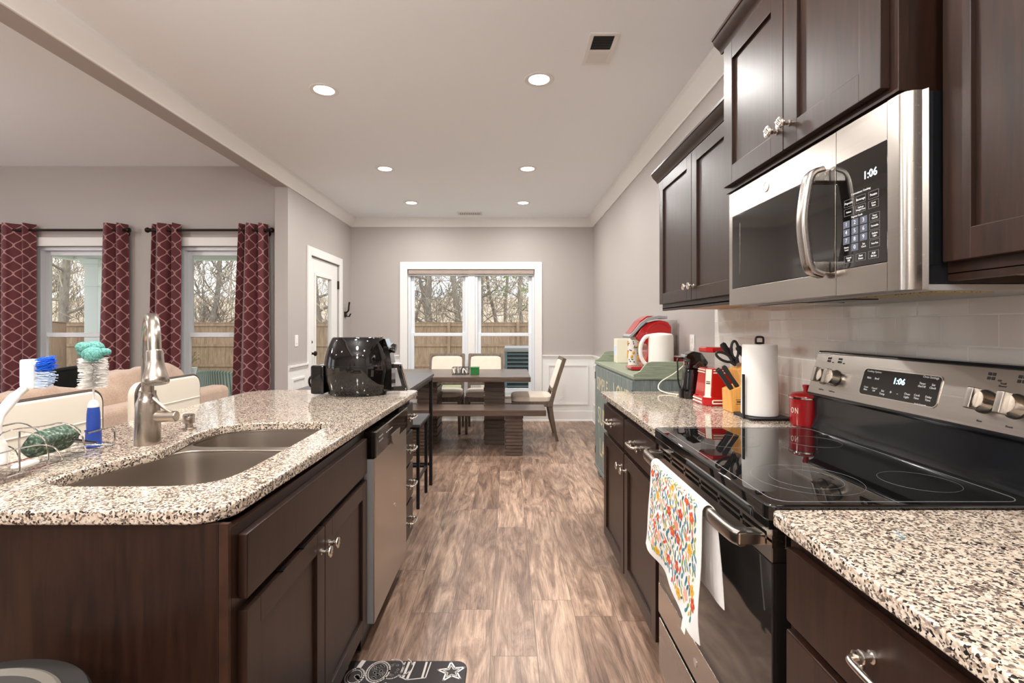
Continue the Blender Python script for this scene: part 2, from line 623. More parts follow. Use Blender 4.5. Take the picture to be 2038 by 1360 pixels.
def granite(name, warm=0.0):
    m = mat(name, (0.7, 0.62, 0.52), 0.09, Coat_Weight=0.3, Coat_Roughness=0.03)
    t = NT(m)
    v = t.world()
    nz = t.n('TexNoise')
    nz.inputs['Scale'].default_value = 90
    nz.inputs['Detail'].default_value = 2
    t.l(v, nz.inputs['Vector'])
    w = t.n('VectorMath', operation='MULTIPLY_ADD')
    t.l(nz.outputs['Color'], w.inputs[0])
    w.inputs[1].default_value = (0.008, 0.008, 0.008)
    t.l(v, w.inputs[2])
    def cells(scale, stops):
        vo = t.n('TexVoronoi', feature='F1')
        vo.inputs['Scale'].default_value = scale
        t.l(w.outputs[0], vo.inputs['Vector'])
        sp = t.n('SeparateColor')
        t.l(vo.outputs['Color'], sp.inputs[0])
        return t.ramp(sp.outputs[0], stops, 'CONSTANT'), sp.outputs[1]
    base, _ = cells(235, [(0, rgb(214, 198, 178)), (0.34, rgb(200, 178, 154)), (0.56, rgb(222, 210, 192)), (0.72, rgb(178, 152, 126)), (0.86, rgb(150, 130, 114)), (0.94, rgb(208, 190, 168))])
    vo = t.n('TexVoronoi', feature='F1')
    vo.inputs['Scale'].default_value = 260
    t.l(w.outputs[0], vo.inputs['Vector'])
    sp = t.n('SeparateColor')
    t.l(vo.outputs['Color'], sp.inputs[0])
    cl = t.noise(v, 26, 2)
    dark = t.math('GREATER_THAN', t.math('ADD', sp.outputs[0], t.math('MULTIPLY', cl, 0.42)), 1.02)
    c = t.mix(dark, base, rgb(42, 37, 35))
    vo2 = t.n('TexVoronoi', feature='F1')
    vo2.inputs['Scale'].default_value = 225
    t.l(w.outputs[0], vo2.inputs['Vector'])
    sp2 = t.n('SeparateColor')
    t.l(vo2.outputs['Color'], sp2.inputs[0])
    gr = t.math('GREATER_THAN', t.math('ADD', sp2.outputs[1], t.math('MULTIPLY', t.noise(v, 18, 2), 0.4)), 1.03)
    c = t.mix(gr, c, rgb(112, 96, 86))
    hs = t.n('HueSaturation')
    hs.inputs['Saturation'].default_value = 0.85 - warm
    t.l(c, hs.inputs['Color'])
    t.col(hs.outputs[0])
    return m
M['granite'] = granite('speckled cream granite')

def dark_wood(name, a, b, rough=0.3, stretch=(3, 3, 40), sc=1.0):
    m = mat(name, a, rough, Coat_Weight=0.06, Coat_Roughness=0.3, Specular_IOR_Level=0.4)
    t = NT(m)
    g = t.noise(t.coord(stretch), 2.0 * sc, 5, 0.6, 0.6)
    t.col(t.ramp(g, [(0.3, a), (0.7, b)]))
    t.bump(g, 0.03, 0.001)
    return m
M['espresso'] = dark_wood('espresso stained maple', rgb(31, 17, 11), rgb(52, 31, 21), 0.38, (30, 30, 2.5))
M['espressoedge'] = dark_wood('worn espresso edge', rgb(44, 27, 20), rgb(70, 42, 29), 0.4, (6, 6, 6))
M['maple'] = dark_wood('orange-lit maple underside', rgb(196, 150, 100), rgb(214, 170, 120), 0.55, (3, 20, 3))  # tan tone carries the orange light on the wall cabinets' undersides
M['tablewood'] = dark_wood('grey brown table wood', rgb(72, 58, 50), rgb(108, 90, 78), 0.3, (2, 22, 22))
M['chairwood'] = dark_wood('weathered grey brown wood', rgb(84, 70, 60), rgb(118, 102, 88), 0.45, (20, 20, 2))
M['bartop'] = dark_wood('charcoal wood top', rgb(62, 60, 62), rgb(92, 89, 90), 0.35, (3, 20, 3))
M['bamboo'] = dark_wood('honey bamboo', rgb(206, 140, 62), rgb(232, 172, 92), 0.4, (30, 30, 2))
M['fence'] = dark_wood('cedar fence boards', rgb(146, 118, 96), rgb(180, 152, 128), 0.8, (5, 5, 1.2))
M['bark'] = dark_wood('grey tree bark', rgb(124, 114, 104), rgb(172, 160, 146), 0.9, (6, 6, 2))
M['twig'] = dark_wood('pale brown twigs', rgb(168, 148, 124), rgb(214, 198, 174), 0.9, (2, 2, 2))

def stainless(name, col, rough, stretch):
    m = mat(name, col, rough, 1.0)
    t = NT(m)
    g = t.noise(t.world(stretch), 3.0, 4, 0.6)
    t.rgh(t.ramp(g, [(0.25, (rough - 0.02,) * 3 + (1,)), (0.75, (rough + 0.03,) * 3 + (1,))]))
    t.col(t.ramp(g, [(0.25, tuple(c * 0.95 for c in col[:3]) + (1,)), (0.75, tuple(min(1, c * 1.03) for c in col[:3]) + (1,))]))
    return m
M['steel'] = stainless('brushed stainless steel', (0.47, 0.43, 0.39, 1), 0.25, (80, 1, 80))
M['steelv'] = stainless('brushed stainless dishwasher', (0.52, 0.47, 0.42, 1), 0.30, (80, 80, 1))
M['sinksteel'] = mat('satin sink steel', (0.52, 0.47, 0.42), 0.30, 1.0)
M['faucet'] = mat('brushed nickel faucet', (0.50, 0.44, 0.38), 0.24, 1.0, Anisotropic=0.6)
M['blackglass'] = mat('black glass', (0.006, 0.006, 0.006), 0.02, Specular_IOR_Level=0.7)
M['darkglass'] = mat('tinted oven glass', (0.012, 0.010, 0.009), 0.06, Specular_IOR_Level=0.6)
M['enamel'] = mat('black enamel', (0.010, 0.011, 0.013), 0.12)

def tile():
    m = mat('glossy white subway tile', rgb(228, 222, 215), 0.06, Coat_Weight=0.3)
    t = NT(m)
    geo = t.n('NewGeometry')
    sx = t.n('SeparateXYZ')
    t.l(geo.outputs['Position'], sx.inputs[0])
    cm = t.n('CombineXYZ')
    t.l(sx.outputs['Y'], cm.inputs['X'])
    t.l(t.math('SUBTRACT', sx.outputs['Z'], 0.915), cm.inputs['Y'])
    br = t.n('TexBrick', offset=0.5, offset_frequency=2)
    br.inputs['Scale'].default_value = 1.0
    br.inputs['Brick Width'].default_value = 0.1545
    br.inputs['Row Height'].default_value = 0.0785
    br.inputs['Mortar Size'].default_value = 0.0024
    br.inputs['Mortar Smooth'].default_value = 0.35
    br.inputs['Color1'].default_value = rgb(224, 219, 213)
    br.inputs['Color2'].default_value = rgb(229, 224, 218)
    br.inputs['Mortar'].default_value = rgb(238, 235, 230)
    t.l(cm.outputs[0], br.inputs['Vector'])
    t.col(br.outputs['Color'])
    t.rgh(t.ramp(br.outputs['Fac'], [(0, (0.05,) * 3 + (1,)), (1, (0.6,) * 3 + (1,))]))
    wv = t.noise(geo.outputs['Position'], 9, 2)
    h = t.math('ADD', t.math('MULTIPLY', br.outputs['Fac'], -1.0), t.math('MULTIPLY', wv, 0.9))
    t.bump(h, 0.45, 0.0022)
    return m
M['tile'] = tile()

def fabric(name, a, b, sc=400, rough=0.9, sheen=0.3):
    m = mat(name, a, rough, Sheen_Weight=sheen)
    t = NT(m)
    v = t.coord()
    g = t.noise(v, sc, 2)
    g2 = t.noise(v, 14, 3)
    t.col(t.mix(0.4, t.ramp(g, [(0.35, a), (0.65, b)]), t.ramp(g2, [(0.35, a), (0.65, b)])))
    t.bump(g, 0.25, 0.001)
    return m
M['sofa'] = fabric('tan microfibre', rgb(170, 142, 122), rgb(192, 166, 146), 120)
M['uphol'] = fabric('cream upholstery', rgb(222, 206, 188), rgb(236, 222, 206), 500)
M['leather'] = mat('ivory leatherette', rgb(232, 222, 206), 0.42)
M['piping'] = mat('dark brown piping', rgb(66, 54, 46), 0.5)
M['towel'] = fabric('white cotton', rgb(232, 228, 224), rgb(246, 243, 240), 900, 0.95, 0.2)
M['shade'] = fabric('taupe roller shade', rgb(158, 142, 132), rgb(172, 156, 146), 500, 0.9, 0.0)

def curtain_mat():
    m = mat('burgundy trellis curtain', rgb(112, 40, 44), 0.75, Sheen_Weight=0.4)
    t = NT(m)
    uv = t.n('UVMap')
    sp = t.n('SeparateXYZ')
    t.l(uv.outputs[0], sp.inputs[0])
    u = t.math('MULTIPLY', sp.outputs['X'], 1 / 0.128)
    ph = t.math('MULTIPLY', sp.outputs['Y'], 2 * pi / 0.138)
    cs = t.math('MULTIPLY', t.math('COSINE', ph), 0.25)
    def line(x):
        return t.math('PINGPONG', x, 0.5)
    d1 = line(t.math('SUBTRACT', u, cs))
    d2 = line(t.math('ADD', t.math('ADD', u, 0.5), cs))
    d = t.math('MINIMUM', d1, d2)
    mask = t.math('LESS_THAN', d, 0.055)
    wv = t.noise(uv.outputs[0], 500, 2)
    a = t.ramp(wv, [(0.3, rgb(80, 22, 29)), (0.7, rgb(104, 37, 42))])
    c = t.mix(mask, a, rgb(174, 130, 128))
    t.col(c)
    t.bump(wv, 0.2, 0.001)
    return m
M['curtain'] = curtain_mat()

def teal_wash():
    m = mat('distressed sage paint with sky sheen', rgb(110, 130, 108), 0.5)
    t = NT(m)
    g = t.noise(t.coord((60, 60, 3)), 2.0, 4, 0.7)
    g2 = t.noise(t.coord((8, 8, 8)), 1.4, 3)
    c = t.ramp(g, [(0.3, rgb(98, 108, 110)), (0.55, rgb(126, 136, 132)), (0.72, rgb(168, 174, 160))])  # blue-grey stops put the sky's reflection on the front into the paint
    c = t.mix(t.math('GREATER_THAN', g2, 0.72), c, rgb(150, 118, 78))
    t.col(c)
    return m
M['sage'] = teal_wash()
def teal_wash_h():
    m = mat('brushed sage green paint', rgb(120, 140, 112), 0.45)
    t = NT(m)
    g = t.noise(t.coord((3, 60, 60)), 2.0, 4, 0.7)
    c = t.ramp(g, [(0.3, rgb(114, 126, 108)), (0.55, rgb(148, 156, 134)), (0.74, rgb(180, 184, 160))])
    t.col(c)
    return m
M['sageh'] = teal_wash_h()
M['sagetext'] = mat('cream painted lettering', rgb(206, 196, 160), 0.6)

def ground_mat():
    m = mat('winter lawn', rgb(150, 160, 100), 0.95)
    t = NT(m)
    v = t.world()
    g = t.noise(v, 6, 6, 0.7)
    g2 = t.noise(v, 0.5, 3)
    c = t.ramp(g, [(0.3, rgb(120, 130, 92)), (0.6, rgb(150, 158, 118)), (0.8, rgb(172, 166, 140))])
    c = t.mix(t.ramp(g2, [(0.45, (0, 0, 0, 1)), (0.65, (1, 1, 1, 1))]), c, rgb(170, 156, 118))
    t.col(c)
    return m
M['lawn'] = ground_mat()
def litter_mat():
    m = mat('leaf litter slope', rgb(190, 170, 146), 0.95)
    t = NT(m)
    v = t.world()
    g = t.noise(v, 0.9, 8, 0.75)
    t.col(t.ramp(g, [(0.3, rgb(140, 120, 98)), (0.5, rgb(196, 176, 152)), (0.7, rgb(226, 212, 196))]))
    return m
M['litter'] = litter_mat()
M['concrete'] = paint('patio concrete', rgb(170, 188, 190), 0.7)
M['porch'] = paint('white porch paint', rgb(242, 244, 240), 0.6)

def mesh_lid():
    m = mat('dark grey ribbed plastic', rgb(84, 80, 76), 0.45)
    t = NT(m)
    wv = t.n('TexWave', wave_type='BANDS', bands_direction='X')
    wv.inputs['Scale'].default_value = 110
    t.l(t.world(), wv.inputs['Vector'])
    t.col(t.ramp(wv.outputs['Fac'], [(0.2, rgb(44, 41, 39)), (0.8, rgb(74, 70, 66))]))
    return m
M['riblid'] = mesh_lid()
M['greylid'] = mat('charcoal plastic lid', rgb(50, 48, 46), 0.4)
M['ridge'] = mat('worn grey rim', rgb(104, 98, 90), 0.5)

def sponge_mat():
    m = mat('green scouring sponge', rgb(70, 98, 76), 0.95)
    t = NT(m)
    g = t.noise(t.world(), 130, 3)
    t.col(t.ramp(g, [(0.35, rgb(50, 68, 58)), (0.55, rgb(86, 106, 90)), (0.72, rgb(170, 182, 166))]))
    t.bump(g, 0.8, 0.003)
    return m
M['sponge'] = sponge_mat()
def teal_mat():
    m = mat('teal sponge foam', rgb(100, 160, 150), 0.95)
    t = NT(m)
    g = t.noise(t.world(), 190, 3)
    t.col(t.ramp(g, [(0.35, rgb(66, 128, 120)), (0.6, rgb(118, 176, 166))]))
    t.bump(g, 1.0, 0.004)
    return m
M['teal'] = teal_mat()
M['mat'] = mat('charcoal woven floor mat', rgb(58, 53, 54), 0.8)
M['matline'] = mat('white printed line', rgb(228, 220, 214), 0.8)
M['wicker'] = mat('dark wicker', rgb(48, 50, 52), 0.6)
def ribbed(name, a, b):
    m = mat(name, a, 0.6)
    t = NT(m)
    wv = t.n('TexWave', wave_type='BANDS', bands_direction='X')
    wv.inputs['Scale'].default_value = 9
    t.l(t.coord(), wv.inputs['Vector'])
    t.col(t.ramp(wv.outputs['Fac'], [(0.3, a), (0.6, b)]))
    return m
M['wickerteal'] = ribbed('weathered green wicker', rgb(130, 156, 148), rgb(206, 220, 210))
M['acgreen'] = mat('grey green metal louvre', rgb(96, 118, 124), 0.5, 0.2)
M['acdark'] = mat('dark condenser coil', rgb(34, 44, 48), 0.6)
M['greenbox'] = mat('green card box', rgb(20, 110, 40), 0.45)
# ------------------------------------------------------------------ the room shell
XR, XL, YB, YS, YL = 1.17, -2.12, 6.646, 4.735, 4.85      # right wall, dining left wall, back wall, where the left wall starts, living room window wall
ZC, ZCR = 2.74, 2.63                                       # ceiling, bottom of crown
XFL, YR, ZLC = -7.6, -2.7, 2.867
XT = 0.127

B().box(XFL - .1, XR + .1, YR - .1, YB + .12, -0.06, 0).build('floor', M['floor'], kind='structure')
B().box(XL, XR + .1, YR - .1, YB + .12, ZC, ZC + .4).build('ceiling', M['ceil'], kind='structure')
B().box(XFL - .1, XL - XT, YR - .1, YL + .15, ZLC, ZLC + .27).build('ceiling_left', M['ceil'], kind='structure')
B().box(XR, XR + .1, YR - .1, YB + .12, 0, ZC).build('wall_right', M['wall'], kind='structure')
B().box(XFL, XR, YR - .1, YR, 0, ZLC).build('wall_rear', M['wall'], kind='structure')
def holed(b, axis, c0, c1, a0, a1, z0, z1, holes):
    """wall slab across axis with rectangular openings (a_lo, a_hi, z_lo, z_hi)."""
    def bx(p, q, r, s):
        if q - p > 1e-4 and s - r > 1e-4:
            if axis == 'y': b.box(p, q, c0, c1, r, s)
            else: b.box(c0, c1, p, q, r, s)
    x = a0
    for (h0, h1, k0, k1) in sorted(holes):
        bx(x, h0, z0, z1)
        bx(h0, h1, z0, k0)
        bx(h0, h1, k1, z1)
        x = h1
    bx(x, a1, z0, z1)
    return b
# far left wall with two tall window openings (outside the picture, they let the daylight in)
holed(B(), 'x', XFL - .1, XFL, YR - .1, YL + .15, 0, ZLC, [(-1.2, 0.4, 0.5, 2.2), (1.4, 3.0, 0.5, 2.2)]).build('wall_far_left', M['wall'], kind='structure')
WB = dict(x0=-1.353, x1=0.371, z0=0.356, z1=2.055)
holed(B(), 'y', YB, YB + .12, XL - XT, XR, 0, ZC, [(WB['x0'], WB['x1'], WB['z0'], WB['z1'])]).build('wall_back', M['wall'], kind='structure')
DY0, DY1, DZ = 5.264, 6.170, 2.05
holed(B(), 'x', XL - XT, XL, YS, YB, 0, ZC, [(DY0, DY1, 0, DZ)]).build('wall_left', M['wall'], kind='structure')
sl = YL / F
LW = [dict(x0=(66 - CX) * sl, x1=(222 - CX) * sl, z0=0.42, z1=2.075), dict(x0=(355 - CX) * sl, x1=(505 - CX) * sl, z0=0.42, z1=2.075)]
holed(B(), 'y', YL, YL + .15, XFL, XL - XT, 0, ZLC, [(w['x0'], w['x1'], w['z0'], w['z1']) for w in LW]).build('wall_living', M['wall'], kind='structure')
B().box(XL - XT, XL, YR, YS, ZCR, ZLC + .2).build('beam', M['wall'], kind='structure')

# crown moulding
CP = [(0, 0), (0.012, 0), (0.018, 0.012), (0.03, 0.022), (0.062, 0.052), (0.078, 0.076), (0.088, 0.084), (0.092, 0.11), (0, 0.11)]
def crown(name, fn, vec):
    B().prism([fn(a, z) for a, z in CP], vec).build(name, M['trim'], kind='structure', smooth=60)
crown('trim_1', lambda a, z: (XL + a, YR, ZCR + z), (0, YB - YR, 0))
crown('trim_2', lambda a, z: (XR - a, YR, ZCR + z), (0, YB - YR, 0))
crown('trim_3', lambda a, z: (XL, YB - a, ZCR + z), (XR - XL, 0, 0))

# baseboards, chair rail and wainscot
RAIL = 0.885
def base(name, p, q, nrm):
    """moulded board along the wall from p to q, standing off the wall along nrm."""
    n = Vector(nrm)
    d = Vector((q[0] - p[0], q[1] - p[1], 0))
    prof = [(0, 0), (0.026, 0), (0.024, 0.014), (0.014, 0.02), (0.014, 0.125), (0.008, 0.14), (0, 0.14)]
    B().prism([Vector((p[0], p[1], 0)) + n * a + Vector((0, 0, z)) for a, z in prof], d).build(name, M['trim'], kind='structure')
def rail(name, p, q, nrm):
    n = Vector(nrm)
    d = Vector((q[0] - p[0], q[1] - p[1], 0))
    prof = [(0, RAIL - .035), (0.012, RAIL - .035), (0.016, RAIL - .012), (0.03, RAIL - .006), (0.03, RAIL + .01), (0, RAIL + .01)]
    b = B().prism([Vector((p[0], p[1], 0)) + n * a + Vector((0, 0, z)) for a, z in prof], d)
    # flat white board below the rail with a picture-frame bead
    w = Vector((0, 0, RAIL - .035 - .14))
    o = Vector((p[0], p[1], .14))
    b.prism([o, o + n * .006, o + n * .006 + w, o + w], d)
    L = d.length
    dn = d.normalized()
    k = max(1, round(L / .75))
    seg = L / k
    for i in range(k):
        a0, a1, z0, z1 = i * seg + .07, (i + 1) * seg - .07, .22, RAIL - .12
        if a1 - a0 < .04: continue
        for (s0, s1, t0, t1) in ((a0, a1, z0, z0 + .02), (a0, a1, z1 - .02, z1), (a0, a0 + .02, z0 + .02, z1 - .02), (a1 - .02, a1, z0 + .02, z1 - .02)):
            q0 = Vector((p[0], p[1], 0)) + n * .006
            b.prism([q0 + dn * s0 + Vector((0, 0, t0)), q0 + dn * s1 + Vector((0, 0, t0)), q0 + dn * s1 + Vector((0, 0, t1)), q0 + dn * s0 + Vector((0, 0, t1))], n * .012)
    b.build(name, M['trim'], kind='structure')
GY1 = 4.32
base('baseboard_back', (XL, YB), (XR, YB), (0, -1, 0))
base('baseboard_right', (XR, GY1), (XR, YB), (-1, 0, 0))
base('baseboard_left', (XL, YS), (XL, DY0 - .09), (1, 0, 0))
base('baseboard_left.001', (XL, DY1 + .09), (XL, YB), (1, 0, 0))
base('baseboard_living', (XFL, YL), (XL - XT, YL), (0, -1, 0))
rail('trim_4', (XL, YB), (WB['x0'] - .105, YB), (0, -1, 0))
rail('trim_5', (WB['x1'] + .105, YB), (XR, YB), (0, -1, 0))
rail('trim_6', (XR, GY1), (XR, YB), (-1, 0, 0))
rail('trim_7', (XL, YS), (XL, DY0 - .09), (1, 0, 0))
rail('trim_8', (XL, DY1 + .09), (XL, YB), (1, 0, 0))

# ------------------------------------------------------------------ windows
def sash(parent, x0, x1, z0, z1, y, w=0.045, th=0.03):
    b = B()
    b.box(x0, x0 + w, y, y + th, z0, z1, .004)
    b.box(x1 - w, x1, y, y + th, z0, z1, .004)
    b.box(x0 + w, x1 - w, y, y + th, z0, z0 + w, .004)
    b.box(x0 + w, x1 - w, y, y + th, z1 - w, z1, .004)
    f = b.build('sash', M['vinyl'], parent)
    B().box(x0 + w - .004, x1 - w + .004, y + th / 2 - .002, y + th / 2 + .002, z0 + w - .004, z1 - w + .004).build('pane', M['pane'], f)
def unit(parent, x0, x1, z0, z1, zm, y):
    b = B()
    w = .035
    b.box(x0, x0 + w, y, y + .09, z0, z1, .003)
    b.box(x1 - w, x1, y, y + .09, z0, z1, .003)
    b.box(x0 + w, x1 - w, y, y + .09, z1 - w, z1, .003)
    b.box(x0 + w, x1 - w, y, y + .09, z0, z0 + w, .003)
    b.build('window_frame', M['vinyl'], parent)
    sash(parent, x0 + w, x1 - w, zm - .02, z1 - w, y + .05)
    sash(parent, x0 + w, x1 - w, z0 + w, zm + .028, y + .015)
def casing(parent, x0, x1, z0, z1, y, w, sill=True):
    b = B()
    b.box(x0 - w, x0, y - .02, y, z0 - (0 if sill else w), z1 + w, .004)
    b.box(x1, x1 + w, y - .02, y, z0 - (0 if sill else w), z1 + w, .004)
    b.box(x0, x1, y - .02, y, z1, z1 + w, .004)
    b.build('casing', M['trim'], parent)
    B().box(x0 - w - .02, x1 + w + .02, y - .045, y + .03, z0 - .03, z0, .006).box(x0 - w, x1 + w, y - .018, y, z0 - .11, z0 - .03, .004).build('sill', M['trim'], parent)
w1 = thing('window_1', 'double sash window behind the dining table', 'window', ((WB['x0'] + WB['x1']) / 2, YB, WB['z0']), kind='structure')
ZM = CH - (667 - CY) * YB / F
xm0, xm1 = (928 - CX) * YB / F, (948 - CX) * YB / F
unit(w1, WB['x0'], xm0 + .02, WB['z0'], WB['z1'], ZM, YB + .03)
unit(w1, xm1 - .02, WB['x1'], WB['z0'], WB['z1'], ZM, YB + .03)
B().box(xm0 + .02, xm1 - .02, YB + .015, YB + .12, WB['z0'], WB['z1'], .004).build('mullion', M['trim'], w1)
casing(w1, WB['x0'], WB['x1'], WB['z0'], WB['z1'], YB, .1)
for k, w in enumerate(LW):
    t = thing('window_%d' % (k + 2), ['sash window with a white porch column outside', 'sash window between the curtains nearest the doorway wall'][k], 'window', ((w['x0'] + w['x1']) / 2, YL, w['z0']), kind='structure')
    unit(t, w['x0'], w['x1'], w['z0'], w['z1'], CH - (668 - CY) * sl, YL + .04)
    casing(t, w['x0'], w['x1'], w['z0'], w['z1'], YL, .085)

# roller shade rolled up at the top of the dining window
t = thing('roller_shade', 'taupe roller shade drawn up at the top of the dining window', 'window shade', (-.49, YB - .01, 1.98))
B().box(WB['x0'] + .008, WB['x1'] - .008, YB - .006, YB + .03, 1.99, 2.052, .012).build('fabric_roll', M['shade'], t)
B().box(WB['x0'] + .012, WB['x1'] - .012, YB + .004, YB + .018, 1.968, 1.984, .004).build('hem_bar', M['greyplastic'], t)

# ------------------------------------------------------------------ door
d = thing('door_1', 'white half glass patio door in the left wall', 'door', (XL, (DY0 + DY1) / 2, 0), kind='structure')
b = B()
w = .09
b.box(XL, XL + .02, DY0 - w, DY0, 0, DZ + w, .004).box(XL, XL + .02, DY1, DY1 + w, 0, DZ + w, .004).box(XL, XL + .02, DY0, DY1, DZ, DZ + w, .004)
b.build('casing', M['trim'], d)
b = B()
xs0, xs1 = XL - .06, XL - .018
gy0, gy1, gz0, gz1 = DY0 + .16, DY1 - .2, 0.28, 1.88
b.box(xs0, xs1, DY0 + .006, gy0, .01, DZ - .006, .002).box(xs0, xs1, gy1, DY1 - .006, .01, DZ - .006, .002)
b.box(xs0, xs1, gy0, gy1, gz1, DZ - .006, .002).box(xs0, xs1, gy0, gy1, .01, gz0, .002)
slab_o = b.build('door_slab', M['trim'], d)
b = B()
fw = .035
for (p0, p1, q0, q1) in ((gy0, gy1, gz1 - fw, gz1), (gy0, gy1, gz0, gz0 + fw), (gy0, gy0 + fw, gz0 + fw, gz1 - fw), (gy1 - fw, gy1, gz0 + fw, gz1 - fw)):
    b.box(xs0 + .004, xs1 + .012, p0, p1, q0, q1, .005)
b.build('glazing_bead', M['trim'], d)
B().box(xs0 + .018, xs0 + .024, gy0 + .02, gy1 - .02, gz0 + .02, gz1 - .02).build('pane', M['pane'], d)
RX = Matrix.Rotation(pi / 2, 4, 'Y')
for z, nm in ((.985, 'door_knob'), (1.11, 'deadbolt')):
    b = B()
    y = DY0 + .062
    b.lathe([(0, 0), (.027, 0), (.027, .006), (.02, .01), (.012, .012)] + ([(.011, .035), (.022, .04), (.028, .052), (.024, .064), (.012, .07), (0, .071)] if nm == 'door_knob' else [(.012, .02), (0, .02)]), (xs1, y, z), 20, M=RX)
    b.build(nm, M['bronze'], d)
for z in (1.80, 1.05, .25):
    B().box(XL - .02, XL + .004, DY1 - .012, DY1 + .004, z - .05, z + .05, .002).build('hinge', M['bronze'], d)
B().box(XL - XT - .03, XL, DY0, DY1, -.01, .012, .004).build('threshold', M['bronze'], d)

# coat hook, light switch, wall outlets
t = thing('coat_hook', 'black double coat hook on the wall past the patio door', 'coat hook', (XL + .003, 6.40, 1.44))
B().box(XL + .001, XL + .02, 6.365, 6.435, 1.405, 1.475, .004).build('hook_plate', M['bronze'], t)
for y in (6.385, 6.415):
    B().tube(smooth_path([(XL + .018, y, 1.46), (XL + .045, y, 1.49), (XL + .05, y, 1.54), (XL + .058, y, 1.60)]), .006, 8).build('hook_prong', M['bronze'], t)
    B().tube(smooth_path([(XL + .018, y, 1.42), (XL + .05, y, 1.41), (XL + .065, y, 1.43), (XL + .075, y, 1.45)]), .005, 8).build('hook_prong', M['bronze'], t)
def plate(name, label, cat, c, axis, w=.072, h=.116, kind='outlet'):
    """cover plate at c on a wall whose normal is axis ('-y','+x','-x')."""
    t = thing(name, label, cat, c)
    def bx(a0, a1, z0, z1, d0, d1, m, bev):
        b = B()
        if axis == '-y': b.box(c[0] + a0, c[0] + a1, c[1] - d1, c[1] - d0, c[2] + z0, c[2] + z1, bev)
        elif axis == '+x': b.box(c[0] + d0, c[0] + d1, c[1] + a0, c[1] + a1, c[2] + z0, c[2] + z1, bev)
        else: b.box(c[0] - d1, c[0] - d0, c[1] + a0, c[1] + a1, c[2] + z0, c[2] + z1, bev)
        return b
    bx(-w / 2, w / 2, -h / 2, h / 2, .0005, .006, 0, .002).build('cover_plate', M['plate'], t)
    if kind == 'outlet':
        for z in (-.024, .024):
            bx(-.017, .017, z - .014, z + .014, .005, .009, 0, .003).build('socket', M['plate'], t)
    else:
        bx(-.012, .012, -.03, .03, .005, .011, 0, .003).build('rocker', M['plate'], t)
    return t
plate('light_switch', 'white light switch beside the patio door', 'light switch', (XL, 4.92, 1.137), '+x', kind='switch')
plate('wall_outlet', 'white outlet low on the wainscot right of the dining window', 'outlet', ((1116 - CX) * YB / F, YB - .007, CH - (798 - CY) * YB / F), '-y')
plate('wall_outlet', 'white outlet on the wall above the black can opener', 'outlet', (XR, 3.09, 1.17), '-x')

# ------------------------------------------------------------------ ceiling fixtures
def lamp(x, y, z, label=None, group='recessed ceiling lights'):
    t = thing('ceiling_light', label or 'round recessed ceiling light', 'ceiling light', (x, y, z), group=group)
    b = B()
    b.lathe([(.060, -.002), (.066, -.006), (.084, -.005), (.088, -.0005), (.060, -.0005)], (x, y, z), 36, cap=False)
    b.build('trim_ring', M['trim'], t)
    B().lathe([(0, -.004), (.061, -.003), (.061, -.0005), (0, -.0005)], (x, y, z), 32).build('lens', M['lens'], t)
    l = bpy.data.lights.new('recessed_lamp', 'AREA')
    l.shape = 'DISK'
    l.size = .12
    l.energy = LAMP_W
    l.color = LAMP_COL
    lo = bpy.data.objects.new('recessed_lamp', l)
    COL.objects.link(lo)
    lo.parent = t
    lo.location = (0, 0, -.012)
rows = [(2.961 * 975 / 955, 'first pair from the camera'), (4.53, 'middle pair'), (5.775, 'pair nearest the dining window')]
for (y, w) in rows:
    lamp(-1.13, y, ZC, 'lit recessed ceiling light, left one of the ' + w)
    lamp(.188, y - (.13 if y < 3.2 else 0), ZC, 'lit recessed ceiling light, right one of the ' + w)
for y in (1.35, -.4, -1.9):  # extra lamps out of view, added as fill for the kitchen
    for x in (-1.13, .188):
        lamp(x, y, ZC, 'unseen recessed fill light added over the near end of the kitchen', 'added fill lights over the near kitchen')
for x in (-6.2, -3.6):  # unseen lamps added to light the living room side
    for y in (-.8, 2.4):
        lamp(x, y, ZLC, 'unseen recessed fill light added over the living room', 'added fill lights over the living room')
def globe(x, y, zc, z, label):  # glowing ball out of view, added to lift the ceiling's brightness
    t = thing('fill_globe', label, 'fill light', (x, y, z))
    B().cyl((x, y, z + .11), (x, y, zc - .02), .008, n=10).lathe([(0, -.022), (.06, -.02), (.06, -.0008), (0, -.0008)], (x, y, zc), 24).build('stem', M['nickel'], t)
    B().ball((x, y, z), .12, n=24).build('fill_shade', emission('added fill globe glow', (1.0, .975, .945), FILL_GLOBE), t)
globe(-1.10, -1.5, ZC, 2.25, 'unseen fill globe added behind the camera to brighten the kitchen ceiling')
globe(-.98, .55, ZC, 2.3, 'unseen fill globe added above the near aisle to brighten the kitchen ceiling')
globe(-4.9, 2.3, ZLC, 2.25, 'unseen fill globe added in the living room to brighten its ceiling')
